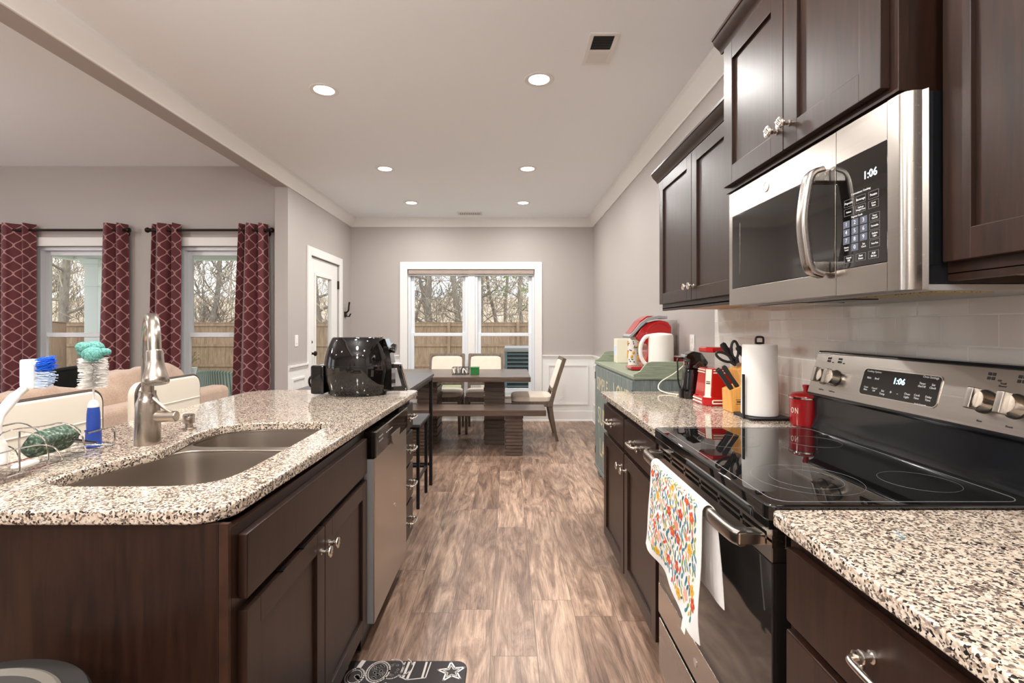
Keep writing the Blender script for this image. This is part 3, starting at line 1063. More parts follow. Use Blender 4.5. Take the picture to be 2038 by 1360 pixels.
def vent(name, label, x0, x1, y0, y1, z, n, along):
    t = thing(name, label, 'ceiling vent', ((x0 + x1) / 2, (y0 + y1) / 2, z))
    b = B()
    f = .022
    b.box(x0, x1, y0, y0 + f, z - .007, z - .0005, .002).box(x0, x1, y1 - f, y1, z - .007, z - .0005, .002)
    b.box(x0, x0 + f, y0 + f, y1 - f, z - .007, z - .0005, .002).box(x1 - f, x1, y0 + f, y1 - f, z - .007, z - .0005, .002)
    b.build('frame', M['trim'], t)
    B().box(x0 + f, x1 - f, y0 + f, y1 - f, z - .0015, z - .0005).build('duct_opening', M['greylid'], t)
    b = B()
    for k in range(n):
        if along == 'x':
            y = y0 + f + (k + .5) * (y1 - y0 - 2 * f) / n
            h = (y1 - y0 - 2 * f) / n * .33
            sg = -1 if k < n / 2 else 1
            b.prism([(x0 + f, y - h, z - .002 - (.006 if sg < 0 else 0)), (x0 + f, y + h, z - .008 + (.006 if sg < 0 else 0)), (x0 + f, y + h + .001, z - .007 + (.006 if sg < 0 else 0)), (x0 + f, y - h + .001, z - .001 - (.006 if sg < 0 else 0))], (x1 - x0 - 2 * f, 0, 0))
        else:
            x = x0 + f + (k + .5) * (x1 - x0 - 2 * f) / n
            h = (x1 - x0 - 2 * f) / n * .33
            b.prism([(x - h, y0 + f, z - .002), (x + h, y0 + f, z - .008), (x + h + .001, y0 + f, z - .007), (x - h + .001, y0 + f, z - .001)], (0, y1 - y0 - 2 * f, 0))
    b.build('louvres', M['trim'], t)
vent('ceiling_vent', 'white ceiling vent nearest the wall cabinets', .413, .562, 2.43, 2.727, ZC, 18, 'x')
vent('ceiling_vent', 'white ceiling vent near the dining window', -.645, -.32, 6.24, 6.40, ZC, 12, 'y')
# ------------------------------------------------------------------ cabinet parts (sgn +1: front looks towards +X, -1: towards -X)
def bxs(b, sgn, xf, d0, d1, y0, y1, z0, z1, bev=0.0, m=0):
    """box whose depth runs from d0 to d1 behind the front plane xf."""
    return b.box(xf - sgn * d0, xf - sgn * d1, y0, y1, z0, z1, bev, m)
def knob(parent, sgn, xf, y, z, oval=False):
    b = B()
    prof = [(0, 0), (.009, 0), (.009, .002), (.0055, .004), (.005, .010), (.0075, .013), (.0075, .016), (.005, .018), (.0065, .021), (.014, .023), (.0165, .026), (.0155, .029), (.010, .0305), (.009, .0295), (0, .031)]
    if oval:
        prof = [(r * (1.0 if z < .02 else 1.05), z) for r, z in prof]
    b.lathe(prof, (xf, y, z), 22, M=Matrix.Rotation(sgn * pi / 2, 4, 'Y'))
    if oval:
        for k in (-1, 0, 1):
            b.tube([(xf + sgn * .0305, y - .009 + .004 * k, z - .009 - .002 * k), (xf + sgn * .032, y + .004 * k, z - .002 * k), (xf + sgn * .0305, y + .009 + .004 * k, z + .009 - .002 * k)], .0016, 6)
    b.build('knob', M['nickel'], parent)
def pull(parent, sgn, xf, y, z, L=.096):
    b = B()
    h = L / 2
    for s in (-1, 1):
        b.lathe([(0, 0), (.0095, 0), (.0095, .003), (.0065, .005), (.006, .012), (.010, .014), (.010, .018), (.0075, .02), (.010, .0215), (.0095, .026), (0, .029)], (xf, y + s * h, z), 16, M=Matrix.Rotation(sgn * pi / 2, 4, 'Y'))
        b.ball((xf + sgn * .018, y + s * h, z - .013), .0065, n=10)
    P = [(-h, .022), (-h * .99, .030), (-h * .88, .0385), (-h * .5, .0415), (0, .0425), (h * .5, .0415), (h * .88, .0385), (h * .99, .030), (h, .022)]
    b.tube(smooth_path([(xf + sgn * d, y + a, z) for a, d in P], 4), .0052, 10)
    b.build('pull', M['nickel'], parent)
def shaker(parent, sgn, xf, y0, y1, z0, z1, fr=.058, th=.02):
    b = B()
    bxs(b, sgn, xf, 0, th, y0, y0 + fr, z0, z1, .0022)
    bxs(b, sgn, xf, 0, th, y1 - fr, y1, z0, z1, .0022)
    bxs(b, sgn, xf, 0, th, y0 + fr - .001, y1 - fr + .001, z0, z0 + fr, .0022)
    bxs(b, sgn, xf, 0, th, y0 + fr - .001, y1 - fr + .001, z1 - fr, z1, .0022)
    bxs(b, sgn, xf, .010, th - .002, y0 + fr - .003, y1 - fr + .003, z0 + fr - .003, z1 - fr + .003, 0)
    return b.build('door', M['espresso'], parent)
def slab_front(parent, sgn, xf, y0, y1, z0, z1, name='drawer', th=.02):
    b = B()
    bxs(b, sgn, xf, 0, th, y0, y1, z0, z1, .004)
    return b.build(name, M['espresso'], parent)

# ------------------------------------------------------------------ island
XI = -.5365                                                  # front plane of the island's doors
IY0, IY1 = .977, 2.80                                        # ends of the island's cabinets
def base_box(parent, sgn, xface, xback, y0, y1, ztop=.885, toe=.105):
    """carcass with face frame and toe kick. xface: plane of the face frame."""
    b = B()
    b.box(xface - sgn * .001, xback, y0, y1, toe, ztop)
    b.box(xface - sgn * .07, xback, y0, y1, 0.0005, toe)
    b.build('carcass', M['espresso'], parent)
XF = XI - .02
t = thing('sink_cabinet', 'dark espresso sink cabinet at the near end of the island, two doors with knobs', 'cabinet', (XF, IY0, 0), group=None)
XBK = -1.165
b = B()
b.box(XF, XBK + .02, IY0 + .012, 1.905, .105, .64).box(XF, XF - .02, IY0 + .012, 1.905, .64, .873)
b.box(XBK, XBK + .02, IY0 + .012, 1.905, .105, .885).box(XF - .07, XBK, IY0 + .012, 1.905, .0005, .105)
b.box(XF - .02, XBK + .02, 1.893, 1.905, .64, .873)
b.build('carcass', M['espresso'], t)
B().box(XF - .02, -1.166, IY0, IY0 + .0115, .0005, .884, .001).build('end_panel', M['espresso'], t)
B().box(XF, XF - .0195, IY0, IY0 + .0115, .105, .884, .0008).build('corner_strip', M['espressoedge'], t)
YA, YD = 1.01, 1.878
slab_front(t, 1, XI, YA, YD, .715, .850, 'false_drawer_front')
ym = (YA + YD) / 2
d1 = shaker(t, 1, XI, YA, ym - .0015, .128, .692)
d2 = shaker(t, 1, XI, ym + .0015, YD, .128, .692)
knob(d1, 1, XI, ym - .03, .628)
knob(d2, 1, XI, ym + .03, .628)
for y in (1.18, 1.30):
    B().box(XI - .02, XI + .003, y - .012, y + .012, .6925, .696, .001).build('child_latch', M['black'], t)

# dishwasher
t = thing('dishwasher', 'stainless steel dishwasher with black control strip in the island', 'dishwasher', (XF, 2.22, 0))
DW0, DW1, XD = 1.909, 2.513, -.517
B().box(XD - .055, XBK, DW0 + .004, DW1 - .004, .012, .86).build('tub', M['black'], t)
b = B()
b.box(XD, XD - .05, DW0, DW1, .118, .762, .004)
dwd = b.build('door', M['steelv'], t)
B().box(XD - .004, XD - .05, DW0 - .0005, DW0 + .003, .12, .760).build('door_edge', M['greyplastic'], dwd)
b = B()
hw = .085
b.box(XD + .006, XD - .05, DW0, DW1, .762, .868, .006)
b.build('control_strip', M['gloss'], t)
b = B()
ymid = (DW0 + DW1) / 2 + .03
pts = [(XD + .0065, ymid - hw, .80), (XD + .0065, ymid + hw, .80)] + [(XD + .0065, ymid + hw * cos(radians(a)), .80 - .055 * sin(radians(a))) for a in range(15, 180, 15)]
b.prism(pts, (.002, 0, 0))
b.build('pocket_handle', M['steelv'], t)
b = B()
for k, z in enumerate((.818, .834)):
    b.box(XD + .006, XD + .0072, DW0 + .04, DW0 + .105, z, z + .005)
b.build('vent_slots', M['greyplastic'], t)
b = B()
for k in range(4):
    b.box(XD + .006, XD + .007, DW0 + .16 + .03 * k, DW0 + .18 + .03 * k, .83, .833)
b.build('printed_legends', M['print'], t)
B().lathe([(0, 0), (.010, 0), (.010, .0015), (0, .002)], (XD, 2.25, .46), 20, M=RX).build('badge', M['chrome'], t)
B().box(XF - .075, XBK, DW0, DW1, .0005, .11).build('toe_kick', M['black'], t)

# drawer stack at the far end
t = thing('drawer_cabinet', 'narrow dark espresso drawer cabinet past the dishwasher', 'cabinet', (XF, 2.66, 0))
base_box(t, 1, XF, XBK, 2.517, IY1)
for z0, z1 in ((.715, .850), (.53, .695), (.33, .512), (.128, .312)):
    dr = slab_front(t, 1, XI, 2.53, IY1 - .012, z0, z1)
    pull(dr, 1, XI, 2.66, (z0 + z1) / 2 + .005)
# plain back panel that closes the island on the stool side
B().box(XBK - .022, XBK - .002, IY0 + .013, IY1, .0005, .884).build('island_back_panel', M['espresso'])
tag(bpy.data.objects['island_back_panel'], 'plain dark panel on the stool side of the island', 'panel')

# granite worktop with sink cut-out
def island_outline():
    out = []
    def corner(cx, cy, r, a0, n=8):
        for k in range(n + 1):
            a = radians(a0 + 90 * k / n)
            out.append((cx + r * cos(a), cy + r * sin(a)))
    yn, yf = .965, 2.815
    corner(-.56 - .075, yn + .075, .075, -90)
    corner(-.512 - .03, yf - .03, .03, 0)
    corner(-1.455 + .14, yf - .14, .14, 90)
    corner(-1.455 + .06, yn + .06, .06, 180)
    return out
SX0, SX1, SY0, SYM, SY1 = -1.062, -.660, 1.122, 1.588, 1.862
def spline_closed(P, n=6):
    N = len(P)
    out = []
    for i in range(N):
        a, b_, c, e = [Vector((*P[(i + k - 1) % N], 0)) for k in range(4)]
        for k in range(n):
            q = k / n
            v = 0.5 * ((2 * b_) + (c - a) * q + (2 * a - 5 * b_ + 4 * c - e) * q * q + (3 * b_ - a - 3 * c + e) * q ** 3)
            out.append((v.x, v.y))
    return out
cut = spline_closed([(-.662, 1.32), (-.662, 1.60), (-.664, 1.80), (-.676, 1.852), (-.72, 1.862), (-.86, 1.862), (-.965, 1.845), (-1.045, 1.775), (-1.058, 1.66), (-1.04, 1.555), (-1.022, 1.45), (-1.062, 1.34), (-1.085, 1.24), (-1.075, 1.155), (-1.02, 1.122), (-.88, 1.118), (-.76, 1.122), (-.695, 1.15), (-.668, 1.21)])
B().slab(island_outline(), [cut], .885, .915, .006).build('island_worktop', M['granite'])
tag(bpy.data.objects['island_worktop'], 'cream speckled granite worktop of the island around the sink', 'worktop')

# double bowl sink
t = thing('double_sink', 'stainless steel double bowl sink set under the island worktop', 'sink', ((SX0 + SX1) / 2, 1.5, .72))
def bowl(pts, cx, cy, depth, ztop, name):
    rings = []
    for k, (f, z) in enumerate([(1.0, 0), (.985, -.03), (.955, -depth * .8), (.90, -depth * .95), (.80, -depth), (.2, -depth - .006)]):
        rings.append([(cx + (x - cx) * f, cy + (y - cy) * f, ztop + z) for x, y in pts])
    b = B()
    t_ = bmesh.new()
    vs = [[t_.verts.new(p) for p in r] for r in rings]
    for a, c in zip(vs, vs[1:]):
        for k in range(len(a)):
            t_.faces.new((a[k], a[(k + 1) % len(a)], c[(k + 1) % len(a)], c[k]))
    t_.faces.new(vs[-1])
    bmesh.ops.recalc_face_normals(t_, faces=t_.faces)
    b._take(t_)
    bo = b.build(name, M['sinksteel'], t)
    B().lathe([(0, .001), (.022, .002), (.03, .004), (.042, .005), (.044, .002), (.044, 0)], (cx, cy, ztop - depth - .003), 24, cap=False).build('drain', M['chrome'], bo)
near = spline_closed([(-.655, 1.32), (-.655, 1.50), (-.675, 1.552), (-.74, 1.562), (-.92, 1.562), (-1.02, 1.54), (-1.068, 1.42), (-1.093, 1.24), (-1.08, 1.15), (-1.02, 1.115), (-.88, 1.11), (-.76, 1.115), (-.69, 1.142), (-.66, 1.2)], 5)
far = spline_closed([(-.655, 1.70), (-.655, 1.81), (-.672, 1.86), (-.72, 1.872), (-.86, 1.872), (-.965, 1.855), (-1.05, 1.785), (-1.066, 1.69), (-1.045, 1.63), (-.99, 1.605), (-.85, 1.602), (-.72, 1.602), (-.672, 1.62)], 5)
bowl(near, -.86, 1.335, .20, .876, 'large_bowl')
bowl(far, -.86, 1.735, .17, .876, 'small_bowl')
fl = spline_closed([(-.63, 1.30), (-.635, 1.872), (-.72, 1.886), (-1.0, 1.878), (-1.075, 1.80), (-1.085, 1.6), (-1.10, 1.40), (-1.115, 1.2), (-1.09, 1.10), (-.95, 1.09), (-.70, 1.09), (-.635, 1.15)], 5)
B().slab(fl, [near, far], .8745, .8845, .003).build('rim', M['sinksteel'], t)

# pull-down tap
fx, fy = -1.112, 1.515
t = thing('kitchen_tap', 'brushed nickel pull-down tap behind the island sink', 'tap', (fx, fy, .915))
B().lathe([(0, 0), (.036, 0), (.0355, .004), (.0345, .05), (.033, .10), (.031, .128), (.027, .140), (.0225, .152), (.0225, .164), (0, .166)], (fx, fy, .915), 40).build('body', M['faucet'], t)
dr_ = Vector((.66, -.75, 0)).normalized()
rr = .088
P = [Vector((fx, fy, 1.07)), Vector((fx, fy, 1.15)), Vector((fx, fy, 1.205))]
cc = Vector((fx, fy, 1.215)) + dr_ * rr
for k in range(1, 15):
    a = radians(180 - 12.2 * k)
    P.append(cc + dr_ * rr * cos(a) + Vector((0, 0, rr * sin(a))))
end = P[-1]
dn = (P[-1] - P[-2]).normalized()
P.append(end + dn * .03)
B().tube(P, .0165, 20).build('spout', M['faucet'], t)
hd = end + dn * .02
Rm = dn.to_track_quat('Z', 'Y').to_matrix().to_4x4()
b = B()
b.lathe([(0, 0), (.0195, 0), (.021, .004), (.0215, .028), (.023, .045), (.027, .062), (.0315, .078), (.033, .088), (.031, .094), (.026, .095), (0, .0935)], hd, 36, M=Rm)
head = b.build('spray_head', M['faucet'], t)
B().lathe([(.0, 0), (.024, 0), (.024, .0012), (0, .0015)], hd + dn * .0945, 28, M=Rm).build('nozzle_plate', M['greyplastic'], head)
sd = dn.cross(Vector((0, 0, 1))).normalized()
B().puff(hd + dn * .045 - dr_ * .024, (.004, .008, .018), 4, 12, 8).build('spray_button', M['black'], head)
b = B()
b.cyl((fx + .02, fy, 1.0), (fx + .088, fy + .004, 1.0), .0185, .0165, 24, bev=.003)
hb = b.build('handle_hub', M['faucet'], t)
b = B()
b.tube(smooth_path([(fx + .073, fy, 1.012), (fx + .055, fy - .004, 1.026), (fx + .035, fy - .006, 1.045), (fx + .018, fy - .006, 1.06)], 5), .0055, 10)
b.build('lever', M['faucet'], hb)

# soap dispenser
sx, sy = -1.128, 1.735
t = thing('soap_dispenser', 'small brushed nickel soap pump right of the tap', 'soap dispenser', (sx, sy, .915))
B().lathe([(0, 0), (.023, 0), (.023, .004), (.0145, .006), (.0125, .018), (.0125, .020), (.0185, .022), (.0185, .05), (.017, .053), (0, .0535)], (sx, sy, .915), 28).build('pump_head', M['faucet'], t)
B().tube([(sx + .0, sy - .005, .962), (sx + .02, sy - .03, .965), (sx + .026, sy - .045, .960)], [.006, .005, .0045], 10).build('nozzle', M['faucet'], t)

# ------------------------------------------------------------------ right-hand run
XC = .523                                                   # front edge of the right worktops
RY0, RY1 = .985, 1.735                                      # range
XDR = .537                                                  # door plane
XFR = XDR + .02
CYF = 2.752
def run(name, label, y0, y1):
    o = B().slab([(x, y) for x, y in rrect(XC, XR - .0005, y0, y1, [.002, .002, .014, .014], 4)], [], .885, .915, .005).build(name, M['granite'])
    tag(o, label, 'worktop')
run('worktop', 'cream speckled granite worktop beyond the cooker', RY1 + .003, CYF)
run('worktop', 'cream speckled granite worktop nearest the camera', .12, RY0 - .012)
t = thing('base_cabinet', 'dark espresso base cabinet beyond the cooker, two drawers over two doors', 'cabinet', (XFR, 2.2, 0))
base_box(t, -1, XFR, XR - .002, RY1 + .006, CYF - .012)
YM2 = 2.262
for y0, y1, s in ((RY1 + .04, YM2 - .012, 1), (YM2 + .006, CYF - .03, -1)):
    dr = slab_front(t, -1, XDR, y0, y1, .713, .855)
    pull(dr, -1, XDR, (y0 + y1) / 2, .79)
    dd = shaker(t, -1, XDR, y0 - (0 if s > 0 else .0), y1 + (.0 if s > 0 else 0), .132, .692)
    knob(dd, -1, XDR, (y1 - .032) if s > 0 else (y0 + .032), .625)
t = thing('base_cabinet', 'dark espresso drawer cabinet at the bottom right under the near worktop', 'cabinet', (XFR, .5, 0))
base_box(t, -1, XFR, XR - .002, .13, RY0 - .022)
for z0, z1 in ((.713, .855), (.43, .697), (.132, .414)):
    dr = slab_front(t, -1, XDR, .46, RY0 - .04, z0, z1)
    pull(dr, -1, XDR, .665, (z0 + z1) / 2 + .008, .11)

# backsplash
B().box(XR - .007, XR - .0003, .0, 2.745, .9155, 1.40, .0).build('backsplash', M['tile'], kind='structure')

# ------------------------------------------------------------------ wall cabinets
def crown_run(parent, x, y0, y1, zb, name='cornice'):
    """small dark cornice around the front and the far end of a wall cabinet."""
    prof = [(0, 0), (.006, 0), (.01, .01), (.016, .016), (.03, .03), (.036, .044), (.04, .046), (.04, .056), (0, .056)]
    b = B()
    b.prism([(x - a, y0, zb + z) for a, z in prof], (0, y1 + .04 - y0, 0))
    b.prism([(x, y1 + a, zb + z) for a, z in prof], (XR - x - .002, 0, 0))
    b.build(name, M['espresso'], parent)
# far wall cabinet
XU = .84
t = thing('wall_cabinet', 'dark espresso wall cabinet past the microwave, two tall doors', 'cabinet', (XU, 2.2, 1.365))
U0, U1 = 1.742, 2.712
B().box(XU + .02, XR - .002, U0, U1, 1.375, 2.085).box(XU + .02, XU + .04, U0, U1, 1.365, 1.38).build('carcass', M['espresso'], t)
B().box(XU + .041, XR - .004, U0 + .012, U1 - .012, 1.373, 1.3748).build('underside', M['maple'], t)
um = 2.236
d1 = shaker(t, -1, XU, U0 + .02, um - .002, 1.40, 2.075)
d2 = shaker(t, -1, XU, um + .002, U1 - .006, 1.40, 2.075)
knob(d1, -1, XU, um - .03, 1.462)
knob(d2, -1, XU, um + .03, 1.462)
crown_run(t, XU + .006, U0, U1 - .002, 2.080)
# cabinet over the microwave
XM = .757
t = thing('wall_cabinet', 'dark espresso wall cabinet directly above the microwave', 'cabinet', (XM, 1.35, 1.74))
V0, V1 = .972, 1.738
B().box(XM + .02, XR - .002, V0 + .006, V1, 1.747, 2.262).box(XM + .02, XM + .04, V0, V0 + .006, 1.747, 2.262, .0005, 0).build('carcass', M['espresso'], t)
vm = 1.345
d1 = shaker(t, -1, XM, V0 + .022, vm - .0015, 1.762, 2.245, .062)
d2 = shaker(t, -1, XM, vm + .0015, V1 - .024, 1.762, 2.245, .062)
knob(d1, -1, XM, vm - .03, 1.825, True)
knob(d2, -1, XM, vm + .03, 1.825, True)
crown_run(t, XM + .012, V0, V1 - .028, 2.250)
# near wall cabinet
t = thing('wall_cabinet', 'dark espresso wall cabinet at the right edge of the picture', 'cabinet', (XU, .6, 1.365))
B().box(XU + .02, XR - .002, .15, V0 - .008, 1.38, 2.085).box(XU + .02, XU + .04, .15, V0 - .008, 1.367, 1.382).build('carcass', M['espresso'], t)
B().box(XU + .041, XR - .004, .16, V0 - .02, 1.378, 1.3798).build('underside', M['maple'], t)
dd = shaker(t, -1, XU, .53, V0 - .026, 1.402, 2.075)
knob(dd, -1, XU, .565, 1.462)
dd = shaker(t, -1, XU, .17, .524, 1.402, 2.075)
knob(dd, -1, XU, .49, 1.462)
crown_run(t, XU + .006, .15, V0 - .01 - .04, 2.080)

# ------------------------------------------------------------------ microwave
t = thing('microwave', 'stainless steel microwave over the cooker', 'microwave', (.78, 1.36, 1.35))
X0, M0, M1, Z0, Z1 = .780, .944, 1.722, 1.351, 1.741
DYV = 1.163                                                  # door / panel joint
B().box(X0 + .032, XR - .008, M0 + .012, M1 - .004, Z0 + .012, Z1 - .002).build('case', M['enamel'], t)
b = B()
gy0, gy1, gz0, gz1 = DYV + .012, M1 - .025, Z0 + .058, Z1 - .085
b.box(X0, X0 + .03, DYV, M1, Z0, gz0, .002).box(X0, X0 + .03, DYV, M1, gz1, Z1, .002)
b.box(X0, X0 + .03, gy1, M1, gz0 - .002, gz1 + .002, .002).box(X0, X0 + .03, DYV + .0005, DYV + .003, gz0 - .002, gz1 + .002)
dr = b.build('door', M['steel'], t)
B().box(X0 - .0005, X0 + .012, DYV + .004, gy1, gz0, gz1, .002).build('window', M['darkglass'], dr)
b = B()
b.box(X0 - .0015, X0 - .0006, gy1 - .056, gy1 - .055, gz0 + .045, gz1 - .03)
b.build('reflection_strip', M['steel'], dr)
# bowed vertical handle
hy = DYV + .035
P = [(X0 - .012, hy, gz0 - .004), (X0 - .040, hy, gz0 + .01), (X0 - .052, hy, gz0 + .06), (X0 - .058, hy, (gz0 + gz1) / 2), (X0 - .052, hy, gz1 - .06), (X0 - .040, hy, gz1 - .01), (X0 - .012, hy, gz1 + .004)]
b = B()
path = smooth_path(P, 6)
rings = []
for i, p in enumerate(path):
    tg = (path[min(i + 1, len(path) - 1)] - path[max(i - 1, 0)]).normalized()
    nx = Vector((0, 1, 0)).cross(tg).normalized()
    rings.append([p + Vector((0, 1, 0)) * (.0165 * math.copysign(abs(cos(a)) ** .6, cos(a))) + nx * (.0095 * math.copysign(abs(sin(a)) ** .6, sin(a))) for a in [2 * pi * k / 16 for k in range(16)]])
b.loft(rings)
for z in (gz0 + .012, gz1 - .012):
    b.box(X0 - .040, X0 + .001, hy - .0155, hy + .0155, z - .016, z + .016, .004)
b.build('handle', M['steel'], dr)
# control side: stainless surround with black panel and rounded near corner
b = B()
py0, py1, pz0, pz1 = 1.004, DYV - .002, gz0 + .002, gz1 + .006
b.box(X0, X0 + .03, py0, DYV - .0015, Z0, pz0, .001).box(X0, X0 + .03, py0, DYV - .0015, pz1, Z1, .001)
ring = [(X0, py0 + .002), (X0, M0 + .034)] + [(X0 + .022 - .022 * cos(radians(a)), M0 + .034 - .022 * sin(radians(a))) for a in range(15, 91, 15)] + [(X0 + .03, M0 + .012), (X0 + .036, M0 + .004), (X0 + .036, py0 + .002)]
b.prism([(x, y, Z0) for x, y in ring], (0, 0, Z1 - Z0))
b.build('panel_surround', M['steel'], t)
b = B()
b.box(X0 - .0006, X0 + .02, py0 + .0005, py1, pz0 + .0005, pz1 - .0005, .0015)
pnl = b.build('control_panel', M['gloss'], t)
def nx(y, z, x=X0 - .0008): return Matrix.Translation((x, y, z)) @ AX_NX
b = B()
b.text('1:06', .024, nx(1.052, pz1 - .055), 0, bold=.0004)
b.build('clock_display', M['digitsw'], pnl)
kb, kt = B(), B()
cols = [DYV - .033, DYV - .066, DYV - .099, DYV - .132]
kb2 = B()
def key(y, z, s, txt, sz=.0075, fill=False, w=.029, h=.0165):
    if fill:
        kb.box(X0 - .0012, X0 - .0005, y - .0105, y + .0105, z - .0080, z + .0080)
        kt.text(s, .013, nx(y, z, X0 - .0015))
        return
    if txt:
        for q0, q1, r0, r1 in ((-w / 2, w / 2, -h / 2, -h / 2 + .0006), (-w / 2, w / 2, h / 2 - .0006, h / 2), (-w / 2, -w / 2 + .0006, -h / 2, h / 2), (w / 2 - .0006, w / 2, -h / 2, h / 2)):
            kb2.box(X0 - .001, X0 - .0005, y + q0, y + q1, z + r0, z + r1)
    kt.text(s, sz, nx(y, z))
zt = 1.560
c3 = [DYV - .045, DYV - .083, DYV - .121]
kt.text('Convenience Cooking', .0065, nx(c3[1], zt + .0165))
for y, s in zip(c3, ('Popcorn', 'Beverage', 'Potato')): key(y, zt, s, True)
for y, s in zip(c3, ('Reheat', 'Defrost\nWeight/Time', 'Cook\nTime')): key(y, zt - .0205, s, True, .0055)
zn = 1.512
kt.text('Express Cook', .006, nx(c3[1] + .012, zn + .0135))
for r in range(3):
    for q in range(3):
        key(DYV - .038 - .027 * q, zn - .0185 * r, str(r * 3 + q + 1), False, fill=True)
for r, s in enumerate(('Timer\nOn/Off', 'Turntable', 'Surface\nLight', 'Vent Fan')): key(DYV - .124, zn - .0188 * r, s, True, .0054)
key(DYV - .038, zn - .0555, 'Power\nLevel', False, .0058)
key(DYV - .065, zn - .0555, '0', False, fill=True)
key(DYV - .092, zn - .0555, 'Set\nClock', False, .0058)
for y, s in zip(c3, ('Cancel\nOff', 'Start\nPause', 'Add\n30 Sec')): key(y, 1.432, s, True, .0062)
kb.build('number_keys', M['keyblue'], pnl)
kb2.build('key_outlines', M['printdim'], pnl)
kt.build('key_legends', M['print'], pnl)
b = B()
by, bz = 1.475, Z1 - .042
b.lathe([(0, 0), (.0155, 0), (.0155, .001), (.0135, .002), (.0125, .0012), (0, .0012)], (X0, by, bz), 32, M=Matrix.Rotation(-pi / 2, 4, 'Y'))
b.text('ge', .017, Matrix.Translation((X0 - .0016, by, bz)) @ AX_NX)
b.build('badge', M['nickel'], t)
# underside with grease filter and lamp cover
b = B()
b.box(X0 + .03, XR - .01, M0 + .014, M1 - .006, Z0 - .002, Z0 + .011, .002)
us = b.build('underside_plate', M['greyplastic'], t)
def filt():
    m = mat('brass coloured filter mesh', rgb(128, 108, 70), 0.4, 0.7)
    n = NT(m)
    v = n.n('TexVoronoi')
    v.inputs['Scale'].default_value = 160
    n.l(n.world(), v.inputs['Vector'])
    n.col(n.ramp(v.outputs['Distance'], [(.1, rgb(50, 42, 30)), (.5, rgb(190, 168, 118))]))
    return m
FM = filt()
B().box(X0 + .07, X0 + .20, M0 + .04, M0 + .26, Z0 - .004, Z0 - .001, .001).build('grease_filter', FM, us)
B().box(X0 + .07, X0 + .20, M1 - .30, M1 - .06, Z0 - .004, Z0 - .001, .001).build('grease_filter', M['darkglass'], us)
B().box(X0 + .09, X0 + .16, 1.24, 1.42, Z0 - .005, Z0 - .001, .001).build('lamp_cover', M['black'], us)

# ------------------------------------------------------------------ cooker (range)
t = thing('cooker', 'stainless and black electric cooker with glass hob', 'cooker', (XC, 1.36, 0))
xd = XC + .012
B().box(xd + .05, XR - .06, RY0 + .004, RY1 - .004, .012, .895).build('body', M['enamel'], t)
B().box(xd + .046, xd + .052, RY0 - .004, RY0 + .003, .1, .885).build('side_trim', M['keyblue'], t)
# hob: raised black rim and glass plate
ht = .9215
rim = rrect(XC - .004, XR - .075, RY0 - .010, RY1 + .006, [.006, .006, .022, .022], 5)
b = B()
b.slab(rim, [], .888, ht, .005)
hob = b.build('hob', M['blackglass'], t)
g = []
b = B()
inner = rrect(XC + .022, XR - .115, RY0 + .012, RY1 - .016, .035, 6)
b.tube([(x, y, ht - .0003) for x, y in inner], .0010, 6, closed=True)
b.build('glass_edge', M['printdim'], hob)
b = B()
def circ(cx, cy, r):
    b.tube([(cx + r * cos(2 * pi * k / 64), cy + r * sin(2 * pi * k / 64), ht - .0002) for k in range(64)], .00045, 4, closed=True)
circ(.948, 1.13, .0765)
circ(.948, 1.52, .0765)
circ(.70, 1.15, .115); circ(.70, 1.15, .076)
circ(.69, 1.53, .09)
b.build('burner_rings', M['printdim'], hob)
# back guard
b = B()
sec = [(XR - .075, .905), (XR - .075, .930), (XR - .085, .945), (1.078, 1.035), (1.066, 1.042), (1.066, 1.05), (1.104, 1.188), (1.110, 1.196), (1.135, 1.196), (XR - .012, 1.19), (XR - .012, .905)]
sec = [(XR - .092, ht - .004), (1.086, .936), (1.090, .97), (1.088, 1.03), (1.068, 1.040), (1.066, 1.047), (1.1045, 1.186), (1.1095, 1.193), (1.135, 1.194), (XR - .009, 1.18), (XR - .009, ht - .004)]
b.prism([(x, RY0, z) for x, z in sec], (0, RY1 - RY0 + .004, 0))
bg = b.build('back_guard', M['enamel'], t)
pa, pb = Vector((1.0655, 0, 1.0475)), Vector((1.1035, 0, 1.1845))
updir = (pb - pa).normalized()
nrm = Vector((-updir.z, 0, updir.x)).normalized()
FR = Matrix(((0, updir.x, nrm.x, 0), (-1, 0, 0, 0), (0, updir.z, nrm.z, 0), (0, 0, 0, 1)))
def on(y, f, off=.003):
    p = pa + (pb - pa) * f + nrm * off
    return Matrix.Translation((p.x, y, p.z)) @ FR
PL = (pb - pa).length
ycen = (RY0 + RY1) / 2
b = B()
b.box(-(RY1 - RY0) / 2 - .001, (RY1 - RY0) / 2 + .001, 0, PL, -.002, .0025, .002, M=on(ycen, 0, 0))
fascia = b
dy0, dy1 = 1.222, 1.493
dc = (dy0 + dy1) / 2
b = B()
b.prism([(x, y, -.001) for x, y in rrect(-(dy1 - dy0) / 2, (dy1 - dy0) / 2, -.040, .044, .014, 5)], (0, 0, .0022), M=on(dc, .46, .003))
pn = bg
b.build('display_surround', M['nickel'], pn)
b = B()
b.prism([(x, y, 0) for x, y in rrect(-(dy1 - dy0) / 2 + .003, (dy1 - dy0) / 2 - .003, -.037, .041, .012, 5)], (0, 0, .002), M=on(dc, .46, .003))
disp = b.build('display_panel', M['gloss'], pn)
def T(b_, s, y, f, sz, off=.0055, m=0): b_.text(s, sz, on(y, f, off), m)
b = B()
b.text('1:06', .024, on(dc - .005, .56, .0055), bold=.0004)
b.build('clock_digits', M['digits'], disp)
b = B()
T(b, 'Cooking Options', dy1 - .043, .70, .008)
T(b, 'Bake', dy1 - .03, .56, .0085); T(b, 'Broil', dy1 - .06, .56, .0085)
